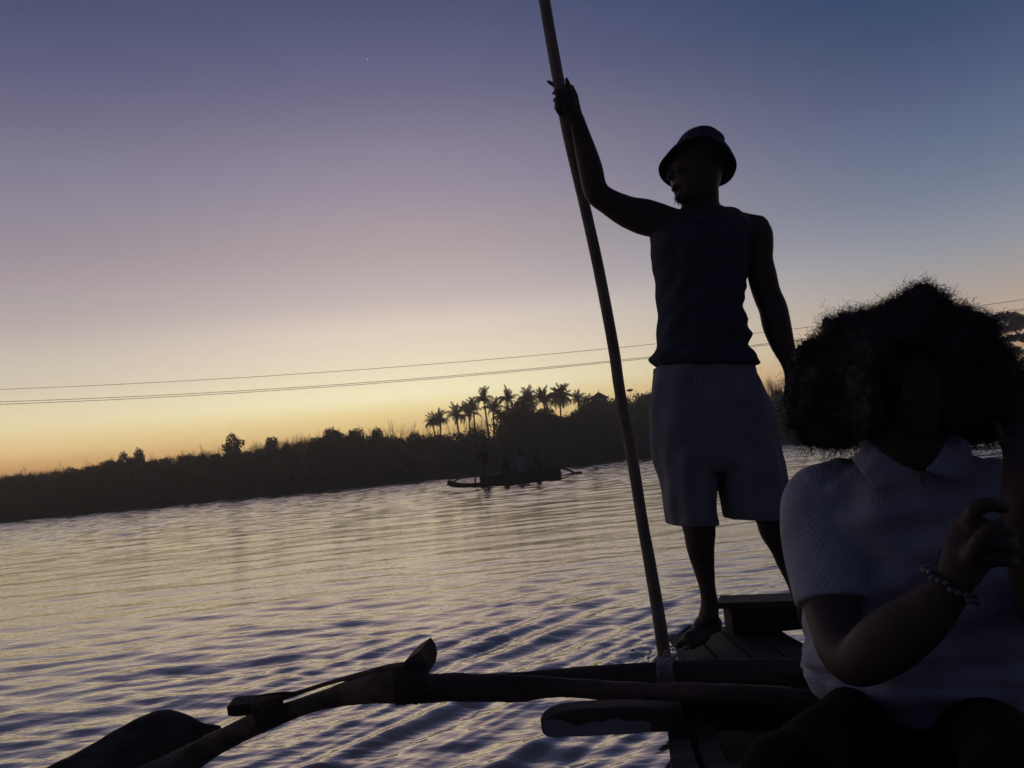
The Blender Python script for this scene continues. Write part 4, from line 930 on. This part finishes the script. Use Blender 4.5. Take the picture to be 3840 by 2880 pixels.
def sitter():
    D = 1.52
    base = PZ(3420, 2700, .42)
    o = empty('person', (.74, 1.55, .42), 'seated person with big curly hair and pale knitted polo shirt at the right', 'person')
    g = Geo()
    # torso
    g.rows([(2760, 3080, 3800, D, .10), (2550, 3110, 3790, D, .11), (2300, 3130, 3760, D, .105), (2050, 3080, 3800, D, .105), (1900, 3060, 3810, D, .10), (1800, 3130, 3740, D, .085), (1740, 3230, 3620, D, .07)], n=32, sub=4)
    g.ptube([(3400, 1800, D, 130, .75), (3400, 1740, D - .02, 100, .85), (3398, 1660, D - .04, 90, .95), (3396, 1560, D - .05, 90, 1)], n=20)
    # head, bowed a little
    hd = D - .05
    g.rows([(1240, 3330, 3460, hd + .02, .04), (1265, 3285, 3505, hd + .02, .07), (1320, 3248, 3542, hd + .01, .095), (1400, 3238, 3552, hd, .10), (1480, 3246, 3546, hd - .01, .097), (1560, 3268, 3524, hd - .02, .088), (1620, 3305, 3488, hd - .03, .07), (1660, 3345, 3450, hd - .04, .045)], n=32, sub=4, sq=2.1)
    fd = hd - .10
    g.ptube([(3396, 1420, fd + .005, 14, .8), (3396, 1470, fd - .008, 20, .9), (3396, 1492, fd - .014, 26, .9)], n=12)
    g.pell(3374, 1498, fd, 14, 10, .010); g.pell(3418, 1498, fd, 14, 10, .010)
    g.pell(3396, 1545, fd + .008, 44, 9, .012); g.pell(3396, 1563, fd + .010, 36, 11, .012)
    for s in (-1, 1):
        g.pell(3396 + s * 62, 1425, fd + .012, 30, 13, .010); g.pell(3396 + s * 66, 1395, fd + .006, 42, 8, .008)
        g.pell(3396 + s * 158, 1450, hd, 12, 38, .02)
    g.pell(3396, 1625, fd + .035, 34, 22, .02)
    # image-left arm folded across
    g.ptube([(3150, 1850, D, 105, .8), (3090, 1960, D - .02, 108, .8), (3098, 2120, D - .06, 104, .85), (3118, 2260, D - .10, 104, .85), (3132, 2360, D - .14, 92, .9), (3158, 2440, D - .18, 88, .95), (3215, 2480, D - .22, 92, .95), (3300, 2428, D - .25, 112, .85), (3380, 2370, D - .27, 112, .8), (3460, 2312, D - .285, 100, .75), (3530, 2240, D - .30, 82, .7), (3575, 2180, D - .31, 70, .65), (3600, 2140, D - .31, 72, .6)], n=22, sub=5)
    h = D - .32
    g.ptube([(3590, 2160, h, 72, .6), (3625, 2090, h, 86, .5), (3655, 2020, h, 92, .42), (3668, 1965, h, 84, .38)], n=20, sub=4)
    for k, pts in enumerate((((3650, 1990, 0), (3640, 1945, -.004), (3656, 1910, -.012), (3694, 1892, -.018), (3730, 1892, -.012), (3760, 1904, .0)),
                             ((3680, 1995, -.008), (3716, 1982, -.022), (3768, 1984, -.022), (3800, 1998, -.005)),
                             ((3684, 2048, -.008), (3722, 2040, -.026), (3778, 2044, -.026), (3808, 2056, -.008)),
                             ((3684, 2102, -.008), (3722, 2098, -.022), (3772, 2104, -.024), (3802, 2112, -.010)))):
        finger(g, pts, 29 if k else 36, 23 if k else 27, h)
    finger(g, ((3640, 2090, -.02), (3668, 2030, -.036), (3712, 1990, -.04), (3752, 1968, -.032)), 33, 27, h)
    # other arm: upper arm down, forearm raised beside the face
    g.ptube([(3700, 1850, D, 100, .8), (3800, 1950, D - .02, 100, .85), (3880, 2120, D - .07, 92, .9), (3925, 2260, D - .14, 84, .95), (3925, 2310, D - .20, 84, .95), (3900, 2220, D - .25, 86, .9), (3868, 2060, D - .27, 90, .85), (3848, 1900, D - .28, 84, .8), (3838, 1780, D - .25, 70, .72), (3836, 1720, D - .21, 66, .62), (3835, 1640, D - .14, 76, .48), (3832, 1580, D - .09, 74, .4)], n=22, sub=5)
    for k in range(4):
        finger(g, ((3782 + k * 30, 1590, 0), (3778 + k * 30, 1520, -.006), (3766 + k * 30, 1465, .012), (3752 + k * 30, 1440, .035)), 17.5, 13, D - .08)
    finger(g, ((3786, 1690, -.01), (3752, 1640, -.02), (3738, 1590, .0)), 20, 15, D - .14)
    # thighs and knees
    me = g.remesh('body', M_skin, .0052, 5); part_at('body', me, o)
    # shirt
    s = Geo()
    fn = lambda th, y: .006 * math.sin(th * 7 + y * .016 + 2 * math.sin(y * .006)) + .004 * math.sin(th * 13 - y * .011) + .004 * math.sin(y * .05 + th * 3)
    s.rows([(2668, 3190, 3800, D, .125), (2640, 3120, 3860, D, .14), (2585, 3052, 3878, D, .15), (2545, 3022, 3880, D, .152), (2524, 3016, 3880, D, .150), (2505, 3036, 3878, D, .142), (2485, 3024, 3876, D, .145), (2455, 3018, 3874, D, .145), (2425, 3036, 3872, D, .138), (2385, 3040, 3868, D, .138), (2320, 3022, 3862, D, .138), (2200, 3040, 3850, D, .135), (2050, 3030, 3850, D, .132), (1920, 3010, 3850, D, .128), (1840, 3040, 3830, D, .115), (1780, 3110, 3770, D, .10), (1730, 3190, 3680, D, .085), (1700, 3235, 3600, D, .07)], n=80, sub=4, fn=fn)
    s.ptube([(3160, 1800, D, 90, .9), (3090, 1870, D - .01, 140, .72), (3082, 1960, D - .02, 150, .72), (3088, 2060, D - .04, 146, .75), (3105, 2160, D - .07, 142, .78), (3124, 2262, D - .10, 135, .8)], n=30, sub=5, round_ends=(True, False))
    s.ptube([(3720, 1800, D, 90, .9), (3830, 1880, D - .01, 130, .75), (3870, 2000, D - .03, 130, .8), (3905, 2120, D - .07, 124, .8)], n=28, sub=5, round_ends=(True, False))
    me = s.remesh('shirt', M_knit, .0055, 2, .4); part_at('polo_shirt', me, o)
    # collar: two pointed leaves lying on the shirt, open throat between
    def leaf(name, outer, inner, dd):
        q = Geo(); A = []
        for (x, y, z), (x2, y2, z2) in zip(outer, inner):
            a = P(x, y, dd + z); b = P(x2, y2, dd + z2); m_ = a.lerp(b, .5) + Vector((0, -.006, 0)); A.append([a, m_, b, b + Vector((0, .006, .001)), m_ + Vector((0, .006, .001)), a + Vector((0, .006, .001))])
        q.rings(A); part_at(name, q.remesh(name, M_knit, .0028, 2, .4), o)
    leaf('collar', [(3170, 1655, .03), (3195, 1720, -.01), (3240, 1780, -.025), (3285, 1826, -.03), (3322, 1846, -.03)], [(3232, 1610, .0), (3262, 1650, -.02), (3305, 1692, -.035), (3370, 1738, -.04), (3440, 1768, -.04)], D - .105)
    leaf('collar', [(3640, 1660, .03), (3650, 1710, .0), (3645, 1755, -.015), (3630, 1790, -.02), (3600, 1812, -.025)], [(3552, 1615, .0), (3542, 1670, -.02), (3520, 1712, -.03), (3498, 1740, -.035), (3470, 1764, -.04)], D - .105)
    q = Geo()       # skin of the throat inside the collar
    q.rows([(1768, 3436, 3468, D - .115, .012), (1745, 3380, 3500, D - .11, .02), (1700, 3318, 3532, D - .10, .035), (1640, 3262, 3546, D - .085, .045), (1580, 3262, 3540, D - .07, .05)], n=24, sub=4)
    part_at('throat', q.remesh('throat', M_skin, .004, 2), o)
    q = Geo(); q.box(P(3457, 1797, D - .150), (.0035, .002, .009)); q.ell(P(3457, 1778, D - .150), (.003, .003, .004), 8); part_at('zip_pull', q.mesh('zip_pull', M_bead), o)
    # bracelet of beads round the wrist
    c = P(3562, 2192, D - .305); ax = (P(3600, 2140, D - .31) - P(3530, 2240, D - .30)).normalized(); u = ax.cross((c - CAM).normalized()).normalized(); w = u.cross(ax)
    for k in range(26):
        th = 2 * math.pi * k / 26; q = Geo(); q.ell(c + u * (.043 * math.cos(th)) + w * (.031 * math.sin(th)) - ax * .003 * math.sin(k * 2.1), (.0052, .0052, .0052), 8)
        part_at('bracelet_bead', q.mesh('bracelet_bead', M_bead), o)
    # trousers
    s = Geo()
    s.rows([(2600, 3110, 3800, D, .12), (2680, 3080, 3860, D, .145), (2800, 3070, 3880, D - .01, .15)], n=40, sub=3)
    s.ptube([(3260, 2720, D - .02, 175, .75), (3180, 2760, D - .2, 150, .8), (3060, 2830, D - .36, 145, .85), (2980, 2960, D - .50, 170, .8)], n=24, sub=4)
    s.ptube([(3660, 2720, D - .02, 175, .75), (3700, 2760, D - .2, 160, .8), (3760, 2830, D - .36, 160, .85), (3820, 2960, D - .50, 180, .8)], n=24, sub=4)
    a = P(2980, 2960, D - .5); s.tube([(*a, .075, .075), (a.x - .02, a.y - .02, .30, .06, .06), (a.x, a.y - .05, .16, .05, .05)], n=16, sub=3)
    a = P(3820, 2960, D - .5); s.tube([(*a, .075, .075), (a.x - .02, a.y - .02, .30, .06, .06), (a.x - .1, a.y - .05, .16, .05, .05)], n=16, sub=3)
    part_at('trousers', s.remesh('trousers', M_pants, .008, 3), o)
    # hair: soft dark mass with thousands of curls standing off it
    hc = hd + .03; k = Geo()
    BL = [(3310, 1330, .03, 190, 190, .13), (3480, 1300, .03, 190, 170, .13), (3420, 1205, .03, 150, 105, .11), (3160, 1420, .02, 160, 175, .11), (3130, 1540, .01, 130, 120, .09), (3100, 1610, .0, 95, 60, .07), (3640, 1430, .02, 150, 190, .11), (3670, 1540, .0, 120, 110, .09), (3200, 1280, .03, 120, 110, .10), (3590, 1270, .03, 115, 110, .10), (3400, 1420, .07, 260, 230, .10), (3230, 1560, .05, 130, 110, .07), (3580, 1560, .05, 110, 100, .07), (3060, 1420, .0, 60, 90, .05), (3740, 1450, .0, 70, 120, .06), (3445, 1120, .03, 50, 38, .05), (3030, 1520, .0, 60, 90, .05)]
    for b in BL: k.pell(b[0], b[1], hc + b[2], b[3] * .87, b[4] * .87, b[5] * .95)
    hr = random.Random(31)
    for i in range(90):
        b = hr.choice(BL); a_ = hr.uniform(0, 6.28); q_ = hr.uniform(.72, .93); w_ = hr.uniform(20, 46)
        x_, y_ = b[0] + math.cos(a_) * b[3] * q_, b[1] + math.sin(a_) * b[4] * q_
        if 3250 < x_ < 3550 and 1330 < y_: continue
        k.pell(x_, y_, hc + b[2] + hr.uniform(-.4, .4) * b[5], w_, w_ * hr.uniform(.7, 1.2), m2(w_, D))
    for (x_, y_, w_) in ((3010, 1625, 24), (3045, 1655, 22), (3105, 1655, 24), (3175, 1635, 30), (3720, 1610, 36), (3660, 1640, 30), (2985, 1590, 30), (2968, 1500, 26), (3000, 1330, 30), (3035, 1290, 26)): k.pell(x_, y_, hc, w_, w_, m2(w_, D))
    # fringe framing the face
    for (x, y, rx, ry) in ((3270, 1330, 60, 80), (3520, 1330, 60, 80), (3390, 1270, 110, 55), (3235, 1450, 50, 110), (3560, 1450, 50, 110), (3245, 1560, 50, 80), (3565, 1560, 45, 70)): k.pell(x, y, hd - .075, rx, ry, .05)
    core = k.remesh('hair', M_hair, .009, 3)
    # roughen the core
    rr = np.random.default_rng(3); nv = len(core.vertices); co = np.empty(nv * 3); core.vertices.foreach_get('co', co); co = co.reshape(-1, 3); nr = np.empty(nv * 3); core.vertices.foreach_get('normal', nr); nr = nr.reshape(-1, 3)
    dsp = .006 * np.sin(co[:, 0] * 260 + 3 * np.sin(co[:, 2] * 150)) * np.sin(co[:, 2] * 230 + co[:, 1] * 200) + rr.normal(0, .0025, nv)
    co += nr * dsp[:, None]; core.vertices.foreach_set('co', co.ravel()); core.update()
    r = random.Random(12); cg = Geo()
    ctr = P(3400, 1420, hc)
    idx = rr.integers(0, nv, 46000)
    for i in idx:
        p = Vector(co[i]); nn = Vector(nr[i])
        # screen-facing position: keep the face clear
        rel = p - CAM; dpt = rel.dot(FW); px = 1920 + F_PX * rel.dot(RT) / dpt; py = 1440 - F_PX * rel.dot(UP) / dpt
        if 3285 < px < 3510 and 1390 < py < 1640 and p.y < hd: continue
        edge = 1 - abs(nn.dot((p - CAM).normalized()))
        if r.random() > .22 + .95 * max(0, edge - .45): continue
        dirn = (nn + Vector((r.uniform(-1, 1), r.uniform(-.8, .8), r.uniform(-.9, .9)))).normalized()
        ln = r.uniform(.012, .030) * (1.4 if r.random() < .12 else 1)
        if py > 1560 or px < 3060: ln *= 1.15
        curl(cg, p - nn * .004, dirn, ln, r, r.uniform(.003, .008), r.uniform(1.2, 2.6), r.uniform(.0003, .00055))
    hair = part_at('hair', core, o)
    cm = bpy.data.meshes.new('curls'); cm.from_pydata([tuple(v) for v in cg.v], [], cg.f); cm.materials.append(M_hair); cm.transform(Matrix.Translation(-Vector(o.location)))
    c_ = link('curls', cm, hair); c_['kind'] = 'stuff'
sitter()

# ------------------------------------------------------------------ evening haze
def haze():
    M = bpy.data.materials.new('evening_haze'); M.use_nodes = True; t = M.node_tree; n = t.nodes; n.clear()
    v = n.new('ShaderNodeVolumePrincipled'); v.inputs['Color'].default_value = (.95, .93, .90, 1); v.inputs['Density'].default_value = 0.0022; v.inputs['Anisotropy'].default_value = .7
    o_ = n.new('ShaderNodeOutputMaterial'); t.links.new(v.outputs[0], o_.inputs['Volume'])
    g = Geo(); g.box((0, 0, 7.5), (300, 300, 9.7))
    tag(link('haze', g.mesh('haze', M, False)), 'thin evening haze over the river', kind='stuff')
haze()
